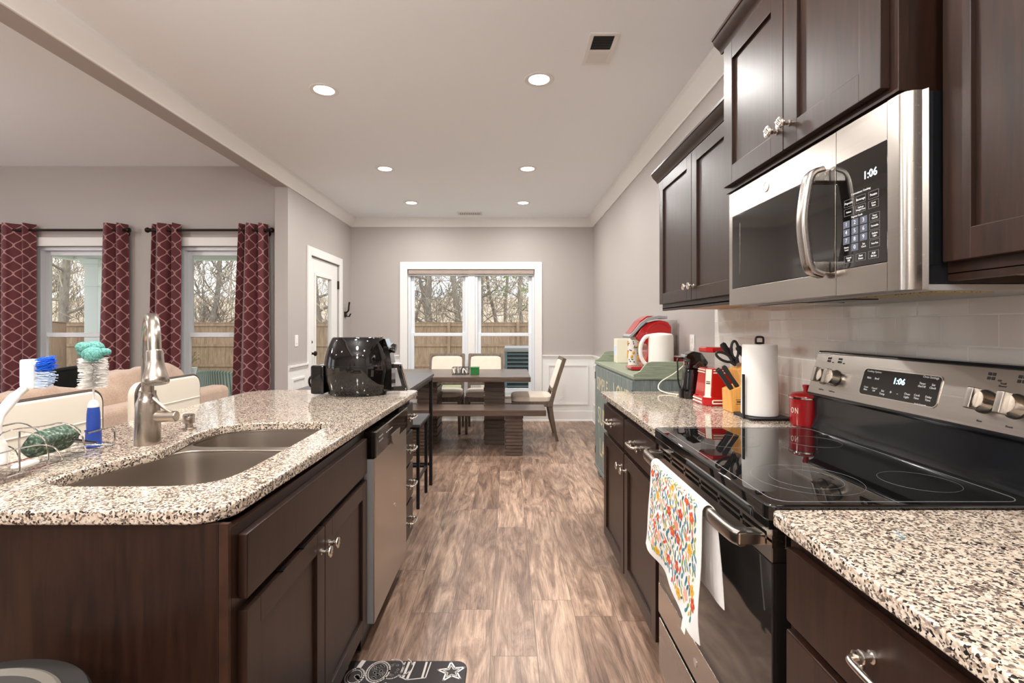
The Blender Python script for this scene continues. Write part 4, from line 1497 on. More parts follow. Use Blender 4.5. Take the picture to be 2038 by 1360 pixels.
T(b, 'Conv\nBake', dy1 - .027, .33, .0075); T(b, 'Cancel\nOff', dy1 - .060, .33, .0075); T(b, 'Set\nTemp', dy1 - .093, .30, .0085)
T(b, '+', dy1 - .122, .33, .015); T(b, '-', dy1 - .146, .33, .015)
T(b, 'Oven\nLight', dy1 - .178, .32, .0085)
T(b, 'Oven Settings', dy0 + .035, .72, .0085)
T(b, 'Timer\nOn/Off', dy0 + .055, .56, .008); T(b, 'Set\nClock', dy0 + .022, .56, .008)
T(b, 'Cook\nTime', dy0 + .062, .33, .008); T(b, 'Delay\nTime', dy0 + .027, .33, .008)
T(b, 'Lock Controls', dy0 + .045, .20, .006)
b.build('printed_legends', M['print'], disp)
b = fascia
for y, s1, s2 in ((1.665, 'Off', 'Left Rear'), (1.612, 'Off', 'Left Front'), (1.108, 'Off', 'Rear'), (1.042, 'Off', 'Front')):
    T(b, s1, y - .02, .80, .006, .0032, 1); T(b, s2, y, .12, .0065, .0032, 1)
    for q in range(4):
        b.box(-.0035, .0035, -.0035, .0035, 0, .0004, 0, 1, M=on(y + (.005 if q % 2 else -.005), .86 + (.035 if q > 1 else -.035), .003))
T(b, 'Small\nBurner', 1.078, .74, .006, .0032, 1)
b.build('stainless_fascia', [M['steel'], M['ink']], bg)
for y in (1.668, 1.612, 1.108, 1.040):
    b = B()
    b.lathe([(0, 0), (.0255, 0), (.0255, .003), (.0235, .006), (.0225, .022), (.021, .025), (0, .025)], (0, 0, 0), 32, M=on(y, .44, .003))
    kn = b.build('control_knob', M['nickel'], t)
    B().box(-.0085, .0085, -.0245, .0245, .020, .040, .003, M=on(y, .44, .003)).build('grip', M['steel'], kn)
    B().lathe([(.0275, 0), (.0275, .002), (.026, .002)], (0, 0, 0), 32, M=on(y, .44, .003), cap=False).build('knob_ring', M['black'], kn)
# front: vent trim, handle, oven door, drawer
b = B()
vz0, vz1 = .800, .868
n = 6
sw = (RY1 - RY0 - .03) / n
b.box(xd, xd + .03, RY0 + .004, RY1 - .004, vz0, vz0 + .03, .002)
b.box(xd, xd + .03, RY0 + .004, RY1 - .004, vz1 - .014, vz1, .002)
b.box(xd, xd + .02, RY0 + .004, RY1 - .004, vz0 + .040, vz0 + .046)
for k in range(n + 1):
    y = RY0 + .015 + k * sw
    w_ = .012 if 0 < k < n else .02
    b.box(xd, xd + .03, max(RY0 + .004, y - w_ / 2), min(RY1 - .004, y + w_ / 2), vz0 + .028, vz1 - .012)
b.box(xd + .028, xd + .045, RY0 + .004, RY1 - .004, vz0, vz1)
vt = b.build('vent_trim', M['steel'], t)
B().box(xd + .018, xd + .027, RY0 + .02, RY1 - .02, vz0 + .03, vz1 - .014).build('vent_opening', M['blackmatte'], vt)
B().box(XC + .004, xd + .05, RY0 + .002, RY1 - .002, vz1 + .001, .889).build('front_rail', M['blackglass'], t)
b = B()
b.box(xd, xd + .045, RY0 + .004, RY1 - .004, .300, vz0 - .001, .003)
od = b.build('oven_door', M['darkglass'], t)
b = B()
b.box(xd - .0012, xd + .0455, RY0 + .0035, RY1 - .0035, .272, .378, .003)
b.build('door_lower_trim', M['steel'], od)
B().lathe([(0, 0), (.012, 0), (.012, .0015), (0, .002)], (xd - .0012, 1.39, .325), 22, M=Matrix.Rotation(-pi / 2, 4, 'Y')).build('badge', M['chrome'], od)
b = B()
b.box(xd, xd + .045, RY0 + .005, RY1 - .005, .075, .255, .004)
b.build('storage_drawer', M['steel'], t)
B().box(xd + .05, xd + .09, RY0 + .02, RY1 - .02, .0005, .075).build('plinth', M['black'], t)
hx, hz = .474, .838
b = B()
P = smooth_path([(hx + .012, RY0 + .03, hz), (hx + .003, RY0 + .06, hz), (hx, RY0 + .16, hz), (hx - .002, 1.36, hz), (hx, RY1 - .16, hz), (hx + .003, RY1 - .06, hz), (hx + .012, RY1 - .03, hz)], 5)
rings = []
for p in P:
    rings.append([p + Vector((.0105 * math.copysign(abs(cos(a)) ** .7, cos(a)), 0, .0165 * math.copysign(abs(sin(a)) ** .7, sin(a)))) for a in [2 * pi * k / 18 for k in range(18)]])
b.loft(rings)
hh = b.build('handle', M['steel'], od)
b = B()
for y in (RY0 + .045, RY1 - .045):
    B().box(hx + .004, xd + .002, y - .018, y + .018, hz - .013, hz + .013, .005).build('handle_mount', M['nickel'], hh)

# floral tea towel over the oven handle
TR = random.Random(5)
t = thing('tea_towel', 'white tea towel with a colourful flower print over the oven handle', 'tea towel', (hx, 1.35, .57))
ty0, ty1 = 1.150, 1.555
def sag(a, k): return .006 * sin(a * 9 + k) + .004 * sin(a * 17 + 2 * k)
rt = .0185
def towel_path(a, L1, L2):
    """profile (x, z) lists at width position a in 0..1: front length L1, back length L2."""
    pts = []
    for k in range(15):
        pts.append((hx - rt * .75 - .002 - sag(a, k * .25) * (1 - k / 14) * 1.0 - .012 * (1 - k / 14), hz - L1 * (1 - k / 14)))
    for k in range(1, 8):
        an = radians(180 - 180 * k / 8)
        pts.append((hx - .002 + rt * .8 * cos(an), hz + rt * 1.1 * sin(an)))
    for k in range(11):
        pts.append((hx + rt * .75 - .002 + .006 * (k / 10) + sag(a, 3 + k * .2) * .4 * k / 10, hz - L2 * (k / 10)))
    return pts
def ffn(u, v):
    a = u
    L1 = .268 + .016 * sin(a * 5 + .6) + .02 * (1 - a) ** 3
    L2 = .20 + .01 * sin(a * 4)
    pts = towel_path(a, L1, L2)
    q = v * (len(pts) - 1)
    i = min(int(q), len(pts) - 2)
    f = q - i
    x = pts[i][0] * (1 - f) + pts[i + 1][0] * f
    z = pts[i][1] * (1 - f) + pts[i + 1][1] * f
    y = ty0 + (ty1 - ty0) * a
    if v < .42:
        y = ty0 + (ty1 - ty0) * a + (.02 * (a - .45) * 2) * (.42 - v) / .42
    if v > .6:
        y += -.045 * (v - .6) / .4 * (1 - a)
    return (x, y, z)
cols_ = [rgb(218, 86, 50), rgb(232, 150, 118), rgb(40, 108, 124), rgb(228, 176, 50), rgb(150, 160, 70), rgb(196, 70, 50), rgb(236, 176, 160), rgb(70, 140, 150)]
PM = [mat('towel print %d' % k, c, .9) for k, c in enumerate(cols_)]
b = B()
b.sheet(ffn, 40, 60, .0018)
def stamp(u, v, r, ang, asp, m):
    """small printed petal or leaf laid on the cloth's front."""
    t_ = bmesh.new()
    vs = []
    W_, H_ = ty1 - ty0, .29
    for k in range(9):
        a = 2 * pi * k / 9
        px, py = r * cos(a), r * asp * sin(a)
        du = (px * cos(ang) - py * sin(ang)) / W_
        dv = (px * sin(ang) + py * cos(ang)) / H_ * .42
        uu, vv = min(.985, max(.015, u + du)), min(.62, max(.01, v + dv))
        p = Vector(ffn(uu, vv))
        e = .012
        n_ = (Vector(ffn(min(1, uu + e), vv)) - Vector(ffn(max(0, uu - e), vv))).cross(Vector(ffn(uu, vv + e)) - Vector(ffn(uu, max(0, vv - e)))).normalized()
        off = .0008
        if v < .5 and n_.x > 0: n_, off = -n_, .0026
        vs.append(t_.verts.new(p + n_ * off))
    t_.faces.new(vs)
    b._take(t_, m + 1)
placed = []
for _ in range(4200):
    u, v = TR.uniform(.075, .95), TR.uniform(.045, .56)
    kind = TR.random()
    rad = .018 if kind < .22 else .0085
    W_, H_ = ty1 - ty0, .29 / .42
    if any(((u - a) * W_) ** 2 + ((v - c_) * H_) ** 2 < (rad + r_) ** 2 * .55 for a, c_, r_ in placed): continue
    placed.append((u, v, rad))
    if kind < .22:
        m = TR.choice([0, 1, 5, 3, 6])
        n_ = 5
        a0 = TR.uniform(0, 6)
        for k in range(n_):
            a = a0 + 2 * pi * k / n_
            stamp(u + .0088 * cos(a) / W_, v + .0088 * sin(a) / H_, .0078, a, .8, m)
        stamp(u, v, .0042, 0, 1, 3 if m != 3 else 5)
    else:
        m = TR.choice([2, 2, 2, 7, 4, 4, 3, 1, 0])
        stamp(u, v, TR.uniform(.0075, .0125), TR.uniform(.6, 2.5), .36, m)
    if len(placed) > 620: break
b.build('cloth', [M['towel']] + PM, t, smooth=80)
p = Vector(ffn(.18, .0))
B().sheet(lambda u, v: (p.x - .002 - .004 * v, p.y - .012 + .024 * u, p.z + .006 - .026 * v), 3, 4, .0008).build('care_tag', M['paperwhite'], t)
# ------------------------------------------------------------------ sage green painted cabinet
GX0, GY0, GZ = .76, 2.955, .978
t = thing('painted_cabinet', 'distressed sage green cabinet with cream lettering past the granite worktop', 'cabinet', (GX0, 3.6, 0))
gx = GX0 + .012
B().box(gx, XR - .034, GY0 + .012, GY1 - .072, .10, GZ - .022, .003).build('carcass', M['sage'], t)
b = B()
b.box(GX0, XR - .034, GY0, GY1 - .06, GZ - .022, GZ, .005)
b.build('cabinet_top', M['sageh'], t)
for y0, s, nm in ((GY0 + .002, 1, 'near'), (GY1 - .082, -1, 'far')):
    prof = [(GX0 + .004, GZ), (GX0 + .004, GZ + .012), (GX0 + .02, GZ + .018), (GX0 + .045, GZ + .032), (GX0 + .065, GZ + .06), (GX0 + .085, GZ + .082), (GX0 + .115, GZ + .088), (XR - .036, GZ + .088), (XR - .036, GZ)]
    B().prism([(x, y0, z) for x, z in prof], (0, .018, 0), bev=.002).build('gallery_board', M['sageh'], t)
B().box(GX0 - .004, XR - .034, GY0 + .004, GY1 - .064, .075, .105, .006).build('base_moulding', M['sage'], t)
for y in (GY0 + .07, GY1 - .13):
    for x in (GX0 + .05, XR - .09):
        B().lathe([(0, .0005), (.024, .0005), (.034, .014), (.038, .035), (.032, .055), (.022, .066), (.026, .076), (0, .076)], (x, y, 0), 24).build('bun_foot', M['sage'], t)
gm = (GY0 + GY1 - .06) / 2
for k, (y0, y1) in enumerate(((GY0 + .025, gm - .003), (gm + .003, GY1 - .085))):
    b = B()
    n = 9
    for q in range(n):
        a, c = y0 + (y1 - y0) * q / n, y0 + (y1 - y0) * (q + 1) / n
        b.box(gx - .012, gx + .001, a + .0006, c - .0006, .115, GZ - .034, .0025)
    yc = (y0 + y1) / 2
    lines = [('LOVE', .80)] if k == 0 else [('SIMPLE', .80), ('SUN', .54), ('LA', .29)]
    for s, z in lines:
        b.text(s, .155 if len(s) > 5 else .20, Matrix.Translation((gx - .0124, yc, z)) @ AX_NX @ Matrix.Diagonal((.95, 1.0, 1, 1)), 1)
    dr = b.build('door', [M['sage'], M['sagetext']], t)
    for z in (.22, .86):
        yh = y0 + .002 if k == 0 else y1 - .002
        B().box(gx - .0145, gx - .011, yh - .01, yh + .008, z - .03, z + .03, .001).build('hinge', M['bronze'], dr)

# things standing on it
t = thing('carton', 'plain cream carton at the far end of the green cabinet', 'box', (.97, 4.10, GZ))
B().box(.905, 1.045, 4.04, 4.16, GZ + .0005, GZ + .20, .004).build('sleeve', M['cream'], t)
B().box(.9035, .9052, 4.06, 4.14, GZ + .06, GZ + .14).build('printed_panel', M['palebr'], t)
t = thing('tea_box', 'small carton printed with rows of little pictures beside the cream carton', 'box', (1.065, 3.98, GZ))
b = B()
b.box(1.0, 1.07, 3.95, 3.99, GZ + .0005, GZ + .185, .002)
rnd = random.Random(2)
for i in range(2):
    for j in range(4):
        b.box(1.005 + .032 * i, 1.031 + .032 * i, 3.9485, 3.95, GZ + .015 + .042 * j, GZ + .05 + .042 * j, 0, 1)
        b.box(1.014 + .032 * i, 1.022 + .032 * i, 3.948, 3.9487, GZ + .026 + .042 * j, GZ + .038 + .042 * j, 0, 2)
b.build('carton_body', [M['cream'], mat('printed pink square', rgb(206, 178, 166), .6), M['ink']], t)
t = thing('lemon_tin', 'slim tin with a yellow lemon and leaf print behind the red coffee maker', 'tin', (1.02, 3.80, GZ))
b = B()
b.lathe([(0, .0005), (.036, .0005), (.037, .003), (.037, .20), (.034, .204), (0, .204)], (.975, 3.80, GZ), 28)
LM = [M['white'], mat('lemon yellow print', rgb(236, 170, 40), .5), mat('navy leaf print', rgb(60, 66, 96), .5), mat('green leaf print', rgb(70, 120, 50), .5)]
for k in range(46):
    a, z = rnd.uniform(0, 2 * pi), rnd.uniform(.02, .185)
    big = k % 3 == 0
    P = Vector((.975 + .0374 * cos(a), 3.80 + .0374 * sin(a), GZ + z))
    b.ball(P, (.010 if big else .006, .010 if big else .006, .012 if big else .005), 1 if big else (2 if k % 3 == 1 else 3), 8)
b.build('tin_body', LM, t)

# red coffee maker (side view, spout towards the aisle)
cy0, cy1 = 3.32, 3.50
def slabxz(b, pts, y0, y1, m=0, bev=.008):
    return b.prism([(x, y0, GZ + z) for x, z in pts], (0, y1 - y0, 0), m, bev)
t = thing('coffee_maker', 'red pod coffee maker with a grey arched lid on the green cabinet', 'coffee maker', (.98, (cy0 + cy1) / 2, GZ))
b = B()
slabxz(b, [(.945, .002), (1.10, .002), (1.115, .03), (1.115, .30), (1.09, .335), (1.03, .345), (.96, .328), (.905, .285), (.868, .232), (.882, .205), (.912, .19), (.945, .185), (.955, .165), (.95, .12), (.935, .05)], cy0, cy1, bev=.012)
b.build('housing', M['red'], t)
b = B()
slabxz(b, [(.846, .004), (.95, .004), (.95, .028), (.85, .028), (.838, .02)], cy0 + .012, cy1 - .012, bev=.006)
b.build('drip_base', M['red'], t)
b = B()
for k in range(5):
    b.cyl((.862 + .016 * k, (cy0 + cy1) / 2, GZ + .0285), (.862 + .016 * k, (cy0 + cy1) / 2, GZ + .0305), .005, n=10)
    b.box(.862 + .016 * k, .866 + .016 * k, cy0 + .03, cy1 - .03, GZ + .0285, GZ + .030)
b.build('drip_grate', M['nickel'], t)
b = B()
top = [(.826, .222), (.850, .236), (.875, .262), (.905, .298), (.95, .338), (1.03, .357), (1.085, .352), (1.085, .372), (1.03, .376), (.95, .362), (.90, .325), (.865, .28), (.84, .25), (.822, .236)]
slabxz(b, top, cy0 - .006, cy1 + .006, bev=.003)
b.build('lid_band', M['greyplastic'], t)
b = B()
slabxz(b, [(.838, .252), (.868, .29), (.905, .34), (.95, .372), (1.0, .376), (.95, .358), (.90, .32), (.865, .277)], cy0 + .01, cy1 - .01, bev=.003)
b.build('lid', M['red'], t)
b = B()
P = arc((1.03, cy0 - .001, GZ + .235), .088, 40, 200, 16, (1, 0, 0), (0, 0, 1))
b.tube(P, .0025, 6)
b.build('side_ridge', M['red'], t)
b = B()
ring = [(1.075, .115), (1.148, .115), (1.158, .37), (1.145, .372), (1.066, .372)]
slabxz(b, [(1.1155, .11), (1.152, .11), (1.158, .345), (1.1155, .345)], cy0 + .01, cy1 - .01, bev=.004)
b.build('water_tank', M['clear'], t)
B().box(1.1155, 1.150, cy0 + .012, cy1 - .012, GZ + .002, GZ + .108, .004).build('tank_base', M['redmatte'], t)
# white kettle jug
kx, ky = .985, 3.14
t = thing('jug_kettle', 'plain white jug kettle with a loop handle in front of the red coffee maker', 'kettle', (kx, ky, GZ))
B().lathe([(0, .0008), (.074, .0008), (.078, .006), (.079, .03), (.077, .235), (.074, .248), (.06, .256), (.02, .261), (0, .2615)], (kx, ky, GZ), 44).build('body', M['white'], t)
B().tube(smooth_path([(kx - .066, ky, GZ + .242), (kx - .10, ky, GZ + .232), (kx - .128, ky, GZ + .185), (kx - .130, ky, GZ + .12), (kx - .108, ky, GZ + .07), (kx - .072, ky, GZ + .05)], 6), .0125, 14).build('handle', M['white'], t)
t = thing('tumbler', 'red tumbler with a white rim behind the white kettle', 'tumbler', (1.105, 3.16, GZ))
B().lathe([(0, .0008), (.027, .0008), (.033, .105), (.031, .105), (.025, .01), (0, .008)], (1.105, 3.16, GZ), 28).build('cup', M['redmatte'], t)
B().lathe([(.0325, .1055), (.0345, .107), (.0345, .112), (.031, .112), (.031, .1055)], (1.105, 3.16, GZ), 28, cap=False).build('rim', M['white'], t)

# ------------------------------------------------------------------ on the worktop beyond the cooker
WZ = .915
# can opener
ox, oy = .945, 2.50
t = thing('can_opener', 'black upright electric can opener left of the red popcorn maker', 'can opener', (ox, oy, WZ))
b = B()
rings = []
for z, sx, sy, dx in ((.0008, .05, .050, 0), (.012, .056, .056, 0), (.06, .054, .054, .002), (.125, .050, .052, .004), (.148, .047, .05, .006)):
    rings.append([(ox + dx + sx * math.copysign(abs(cos(a)) ** .7, cos(a)), oy + sy * math.copysign(abs(sin(a)) ** .7, sin(a)), WZ + z) for a in [2 * pi * k / 28 for k in range(28)]])
b.loft(rings)
b.build('body', M['gloss'], t)
b = B()
b.prism([(ox - .036, oy - .04, WZ + .149), (ox + .05, oy - .04, WZ + .149), (ox + .068, oy - .04, WZ + .182), (ox + .034, oy - .04, WZ + .232), (ox - .008, oy - .04, WZ + .24), (ox - .044, oy - .04, WZ + .222), (ox - .052, oy - .04, WZ + .205), (ox - .030, oy - .04, WZ + .196)], (0, .08, 0), bev=.007)
b.build('head', M['gloss'], t)
B().box(ox - .05, ox - .02, oy - .03, oy + .03, WZ + .206, WZ + .222, .004).build('lever', M['greyplastic'], t)
B().cyl((ox - .037, oy - .01, WZ + .178), (ox - .047, oy - .01, WZ + .178), .010, n=14).cyl((ox - .037, oy - .01, WZ + .205), (ox - .046, oy - .01, WZ + .205), .006, n=12).build('cutting_wheel', M['chrome'], t)
B().tube(smooth_path([(ox - .04, oy + .02, WZ + .2), (ox - .068, oy + .02, WZ + .195), (ox - .072, oy + .01, WZ + .15), (ox - .071, oy + .005, WZ + .09), (ox - .062, oy, WZ + .05), (ox - .05, oy, WZ + .04)], 5), .0042, 8).build('power_cord', M['black'], t)
B().box(ox - .066, ox - .048, oy - .016, oy + .016, WZ + .0008, WZ + .05, .005).build('cord_strain', M['black'], t)
b = B()
pts = smooth_path([(1.16, 3.06, WZ + .23), (1.08, 2.93, WZ + .16), (.96, 2.80, WZ + .10), (.86, 2.74, WZ + .055), (.835, 2.70, WZ + .02), (.86, 2.64, WZ + .006), (.90, 2.58, WZ + .005), (.885, 2.56, WZ + .004)], 8)
tag(b.tube(pts, .0032, 8).build('power_cord', M['cream'], origin=(.835, 2.70, WZ)), 'thin cream cord looping down the end of the green cabinet to the worktop', 'cord')

# popcorn maker
px_, py_ = .985, 2.315
t = thing('popcorn_maker', 'red retro popcorn maker with cream trim and a clear top', 'popcorn maker', (px_, py_, WZ))
def oct(hw, ch, z, cx=px_, cy=py_):
    return [(cx + x, cy + y, WZ + z) for x, y in [(hw - ch, -hw), (hw, -hw + ch), (hw, hw - ch), (hw - ch, hw), (-hw + ch, hw), (-hw, hw - ch), (-hw, -hw + ch), (-hw + ch, -hw)]]
b = B()
b.loft([oct(.084, .030, .0008), oct(.085, .030, .004), oct(.084, .030, .036), oct(.077, .028, .042), oct(.064, .024, .165), oct(.062, .024, .170), oct(.05, .02, .171)])
b.build('housing', M['red'], t)
b = B()
d45 = Vector((-1, -1, 0)).normalized()
for (z0, h0, c0, z1, h1, c1) in ((.040, .077, .028, .166, .064, .024),):
    def mid(h, c, z):
        return Vector((px_ - h + c / 2, py_ - h + c / 2, WZ + z))
    side = Vector((1, -1, 0)).normalized()
    a, e = mid(h0, c0, z0), mid(h1, c1, z1)
    w = .0135
    b.prism([a - side * w - d45 * .0, a + side * w, e + side * w, e - side * w], d45 * .003)
    b.prism([a + Vector((0, 0, -.02)) + d45 * .004 - side * .017, a + Vector((0, 0, -.02)) + d45 * .004 + side * .017, a + Vector((0, 0, .004)) + d45 * .001 + side * .017, a + Vector((0, 0, .004)) + d45 * .001 - side * .017], d45 * .004)
b.build('corner_strip', M['cream'], t)
b = B()
for sy in (-1,):
    for z, hw in ((.012, .0855), (.026, .0855)):
        b.tube([(px_ - hw + .036, py_ - hw - .0005, WZ + z), (px_ + hw - .034, py_ - hw - .0005, WZ + z)], .0032, 8)
        b.tube([(px_ - hw - .0005, py_ - hw + .036, WZ + z), (px_ - hw - .0005, py_ + hw - .034, WZ + z)], .0032, 8)
    for z, hw in ((.150, .0665), (.161, .0655)):
        b.tube([(px_ - hw + .028, py_ - hw - .0005, WZ + z), (px_ + hw - .026, py_ - hw - .0005, WZ + z)], .0028, 8)
        b.tube([(px_ - hw - .0005, py_ - hw + .028, WZ + z), (px_ - hw - .0005, py_ + hw - .026, WZ + z)], .0028, 8)
    for q in (-1, 1):
        b.tube([(px_ - .05 + .0 if q < 0 else px_ + .052, py_ - .0862, WZ + .012), (px_ - .05 if q < 0 else px_ + .052, py_ - .0862, WZ + .026)], .0032, 8)
b.build('trim_bars', M['cream'], t)
b = B()
b.loft([oct(.052, .02, .1715), oct(.056, .02, .215), oct(.058, .02, .243)], caps=(False, False))
b.build('clear_hood', M['clear'], t)
b = B()
b.loft([oct(.060, .022, .2435), oct(.064, .024, .247), oct(.064, .024, .262), oct(.056, .022, .268)])
b.build('lid', M['red'], t)
B().prism([(px_ - .062, py_ - .03, WZ + .174), (px_ - .098, py_ - .03, WZ + .166), (px_ - .098, py_ + .03, WZ + .166), (px_ - .062, py_ + .03, WZ + .196)], (0, 0, .006), bev=.002).build('popcorn_chute', M['clear'], t)
b = B()
sq = mid(.071, .026, .10)
for q_, h_ in ((.0085, .0030), (-.0005, .0045)):
    c_ = sq + d45 * .0035 + Vector((0, 0, q_))
    b.prism([c_ - side * .009, c_ + side * .009, c_ + side * .009 + Vector((0, 0, h_)), c_ - side * .009 + Vector((0, 0, h_))], d45 * .0012)
b.build('printed_mark', M['ink'], t)

# knife block
kx0, ky0, ky1 = .945, 2.06, 2.15
t = thing('knife_block', 'honey bamboo knife block full of black handled knives', 'knife block', (1.0, 2.1, WZ))
b = B()
b.prism([(kx0, ky0, WZ + .0008), (1.105, ky0, WZ + .0008), (1.105, ky0, WZ + .05), (1.045, ky0, WZ + .215), (.968, ky0, WZ + .180), (.985, ky0, WZ + .13), (.985, ky0, WZ + .112), (kx0 - .004, ky0, WZ + .095)], (0, ky1 - ky0, 0), bev=.003)
blk = b.build('block', M['bamboo'], t)
b = B()
b.box(.962, .986, ky0 - .0008, ky0 + .001, WZ + .036, WZ + .038).box(.962, .986, ky0 - .0008, ky0 + .001, WZ + .054, WZ + .056)
b.box(.965, .983, ky0 - .0008, ky0 + .001, WZ + .044, WZ + .049)
b.build('brand_mark', M['ink'], blk)
kd = Vector((-.56, 0, .83)).normalized()
def knife(p, L, w, name='knife_handle'):
    b = B()
    p = Vector(p)
    side = Vector((0, 1, 0))
    up = kd.cross(side)
    rings = []
    for f, s in ((0, .8), (.12, 1), (.45, .86), (.75, 1.0), (.93, 1.06), (1.0, .7)):
        c = p + kd * (L * f)
        rings.append([c + side * (.0065 * s * math.copysign(abs(cos(a)) ** .6, cos(a))) + up * (w * s * math.copysign(abs(sin(a)) ** .6, sin(a))) for a in [2 * pi * k / 12 for k in range(12)]])
    b.loft(rings)
    b.build(name, M['blackmatte'], t)
for p, L, w in (((.950, ky0 + .014, WZ + .098), .10, .0105), ((.978, ky0 + .016, WZ + .104), .112, .0095), ((.960, ky0 + .05, WZ + .10), .10, .010), ((1.0, ky0 + .075, WZ + .195), .115, .013), ((1.03, ky0 + .03, WZ + .208), .085, .012)):
    knife(p, L, w)
# kitchen scissors standing in the block
t2 = thing('scissors', 'black kitchen scissors standing in the knife block', 'scissors', (.985, ky0 + .05, WZ + .19))
b = B()
so = Vector((1.0, ky0 + .04, WZ + .178))
sup = kd.cross(Vector((0, 1, 0)))
for s in (-1, 1):
    c = so + kd * .085 + sup * (.028 * s)
    b.tube([c + (kd * cos(a) * 1.0 + sup * (.45 * s) * cos(a)) * .033 + (sup * sin(a) * s) * .017 for a in [2 * pi * k / 22 for k in range(22)]], .0058, 8, closed=True)
    b.tube([so - sup * (.008 * s), so + kd * .03 + sup * (.004 * s), so + kd * .055 + sup * (.016 * s)], [.008, .010, .008], 8)
b.build('scissor_handles', M['blackmatte'], t2)
b = B()
b.cyl(so + kd * .022 + Vector((0, -.013, 0)), so + kd * .022 + Vector((0, .013, 0)), .013, n=20)
b.build('pivot', M['nickel'], t2)
B().prism([so - sup * .008 - Vector((0, .002, 0)), so + sup * .008 - Vector((0, .002, 0)), so - kd * .05 + sup * .006 - Vector((0, .002, 0)), so - kd * .05 - sup * .006 - Vector((0, .002, 0))], (0, .004, 0)).build('blade', M['nickel'], t2)

# kitchen roll on its holder
rx, ry = 1.012, 1.965
t = thing('kitchen_roll', 'white kitchen roll on the worktop beside the knife block', 'kitchen roll', (rx, ry, WZ + .012))
b = B()
prof = [(.021, .0), (.0665, .0), (.068, .004), (.0665, .14), (.0635, .276), (.062, .279), (.021, .279)]
b.lathe(prof, (rx, ry, WZ + .0125), 48, cap=False)
b.lathe([(.021, 0), (.0205, .1), (.021, .279)], (rx, ry, WZ + .0125), 24, cap=False)
b.build('paper', M['paperwhite'], t)
t = thing('kitchen_roll_holder', 'black wire holder carrying the white kitchen roll', 'kitchen roll holder', (rx, ry, WZ))
b = B()
b.prism([(x, y, WZ + .0008) for x, y in rrect(rx - .075, rx + .088, ry - .085, ry + .075, .012, 4)], (0, 0, .0095), bev=.002)
b.build('base_plate', M['blackmetal'], t)
b = B()
b.cyl((rx, ry, WZ + .010), (rx, ry, WZ + .292), .007, n=12)
b.build('spindle', M['blackmetal'], t)
b = B()
b.tube(smooth_path([(rx - .015, ry, WZ + .294), (rx - .015, ry, WZ + .314), (rx - .010, ry, WZ + .321), (rx + .010, ry, WZ + .321), (rx + .015, ry, WZ + .314), (rx + .015, ry, WZ + .294)], 5), .0042, 8)
b.tube([(rx - .015, ry, WZ + .297), (rx + .015, ry, WZ + .297)], .004, 8)
b.build('carry_loop', M['blackmetal'], t)
B().box(rx - .080, rx - .073, ry - .032, ry - .018, WZ + .0008, WZ + .175, .002).build('tension_arm', M['blackmetal'], t)

# red canister
qx, qy = 1.098, 1.80
t = thing('canister', 'red enamel canister with a lid between the kitchen roll and the cooker', 'canister', (qx, qy, WZ))
b = B()
b.lathe([(0, .0008), (.048, .0008), (.053, .006), (.0545, .05), (.0545, .100), (0, .100)], (qx, qy, WZ), 40)
body = b.build('pot', M['redmatte'], t)
b = B()
b.lathe([(.0548, .1), (.057, .101), (.057, .106), (.0548, .107), (.0, .107)], (qx, qy, WZ), 40)
b.build('rim', M['chrome'], t)
b = B()
b.lathe([(0, .1072), (.0575, .1072), (.0565, .111), (.045, .119), (.02, .125), (.009, .127), (.0085, .132), (.012, .145), (.011, .150), (0, .1515)], (qx, qy, WZ), 36)
b.build('lid', M['redmatte'], t)
b = B()
for k, ch in enumerate('ON'):
    a = radians(206 + (k - 1) * 19)
    n_ = Vector((cos(a), sin(a), 0))
    tx = Vector((-sin(a), cos(a), 0))
    Mx = Matrix(((tx.x, 0, n_.x, qx + n_.x * .0546), (tx.y, 0, n_.y, qy + n_.y * .0546), (0, 1, 0, WZ + .057), (0, 0, 0, 1)))
    b.text(ch, .030, Mx @ Matrix.Diagonal((.62, 1, 1, 1)), 0, .0004)
b.build('lettering', M['cream'], body)

# ------------------------------------------------------------------ on the island
# air fryer, drawer handle towards the aisle
ax_, ay_ = -.805, 2.655
t = thing('air_fryer', 'glossy black air fryer on the far end of the island', 'air fryer', (ax_, ay_, WZ))
b = B()
rings = []
for z, r in ((.0008, .146), (.006, .152), (.03, .160), (.08, .170), (.13, .175), (.17, .174), (.21, .168), (.25, .157), (.285, .143), (.303, .134), (.308, .126)):
    rings.append([(ax_ + r * 1.0 * math.copysign(abs(cos(a)) ** .86, cos(a)), ay_ + r * .86 * math.copysign(abs(sin(a)) ** .86, sin(a)), WZ + z) for a in [2 * pi * k / 48 for k in range(48)]])
b.loft(rings)
b.build('shell', M['gloss'], t)
b = B()
r = .1756
b.tube([(ax_ + r * math.copysign(abs(cos(a)) ** .86, cos(a)), ay_ + r * .86 * math.copysign(abs(sin(a)) ** .86, sin(a)), WZ + .158) for a in [2 * pi * k / 60 for k in range(60)]], .0012, 5, closed=True)
b.build('seam', M['black'], t)
b = B()
hx0 = ax_ + .165
b.loft([[(ax_ + .150, ay_ - .06, WZ + z0), (hx0 + .024 - .03 * f, ay_ - .045, WZ + z0), (hx0 + .024 - .03 * f, ay_ + .045, WZ + z0), (ax_ + .150 - .03 * f, ay_ + .06, WZ + z0)] for z0, f in ((.02, 0), (.16, 0), (.22, .3), (.298, 1.15))])
b.build('front_panel', M['gloss'], t)
b = B()
P = [(hx0 + .005, WZ + .158), (hx0 + .052, WZ + .158), (hx0 + .062, WZ + .150), (hx0 + .092, WZ + .035), (hx0 + .088, WZ + .018), (hx0 + .005, WZ + .018)]
Q = [(hx0 + .018, WZ + .140), (hx0 + .047, WZ + .140), (hx0 + .073, WZ + .044), (hx0 + .018, WZ + .040)]
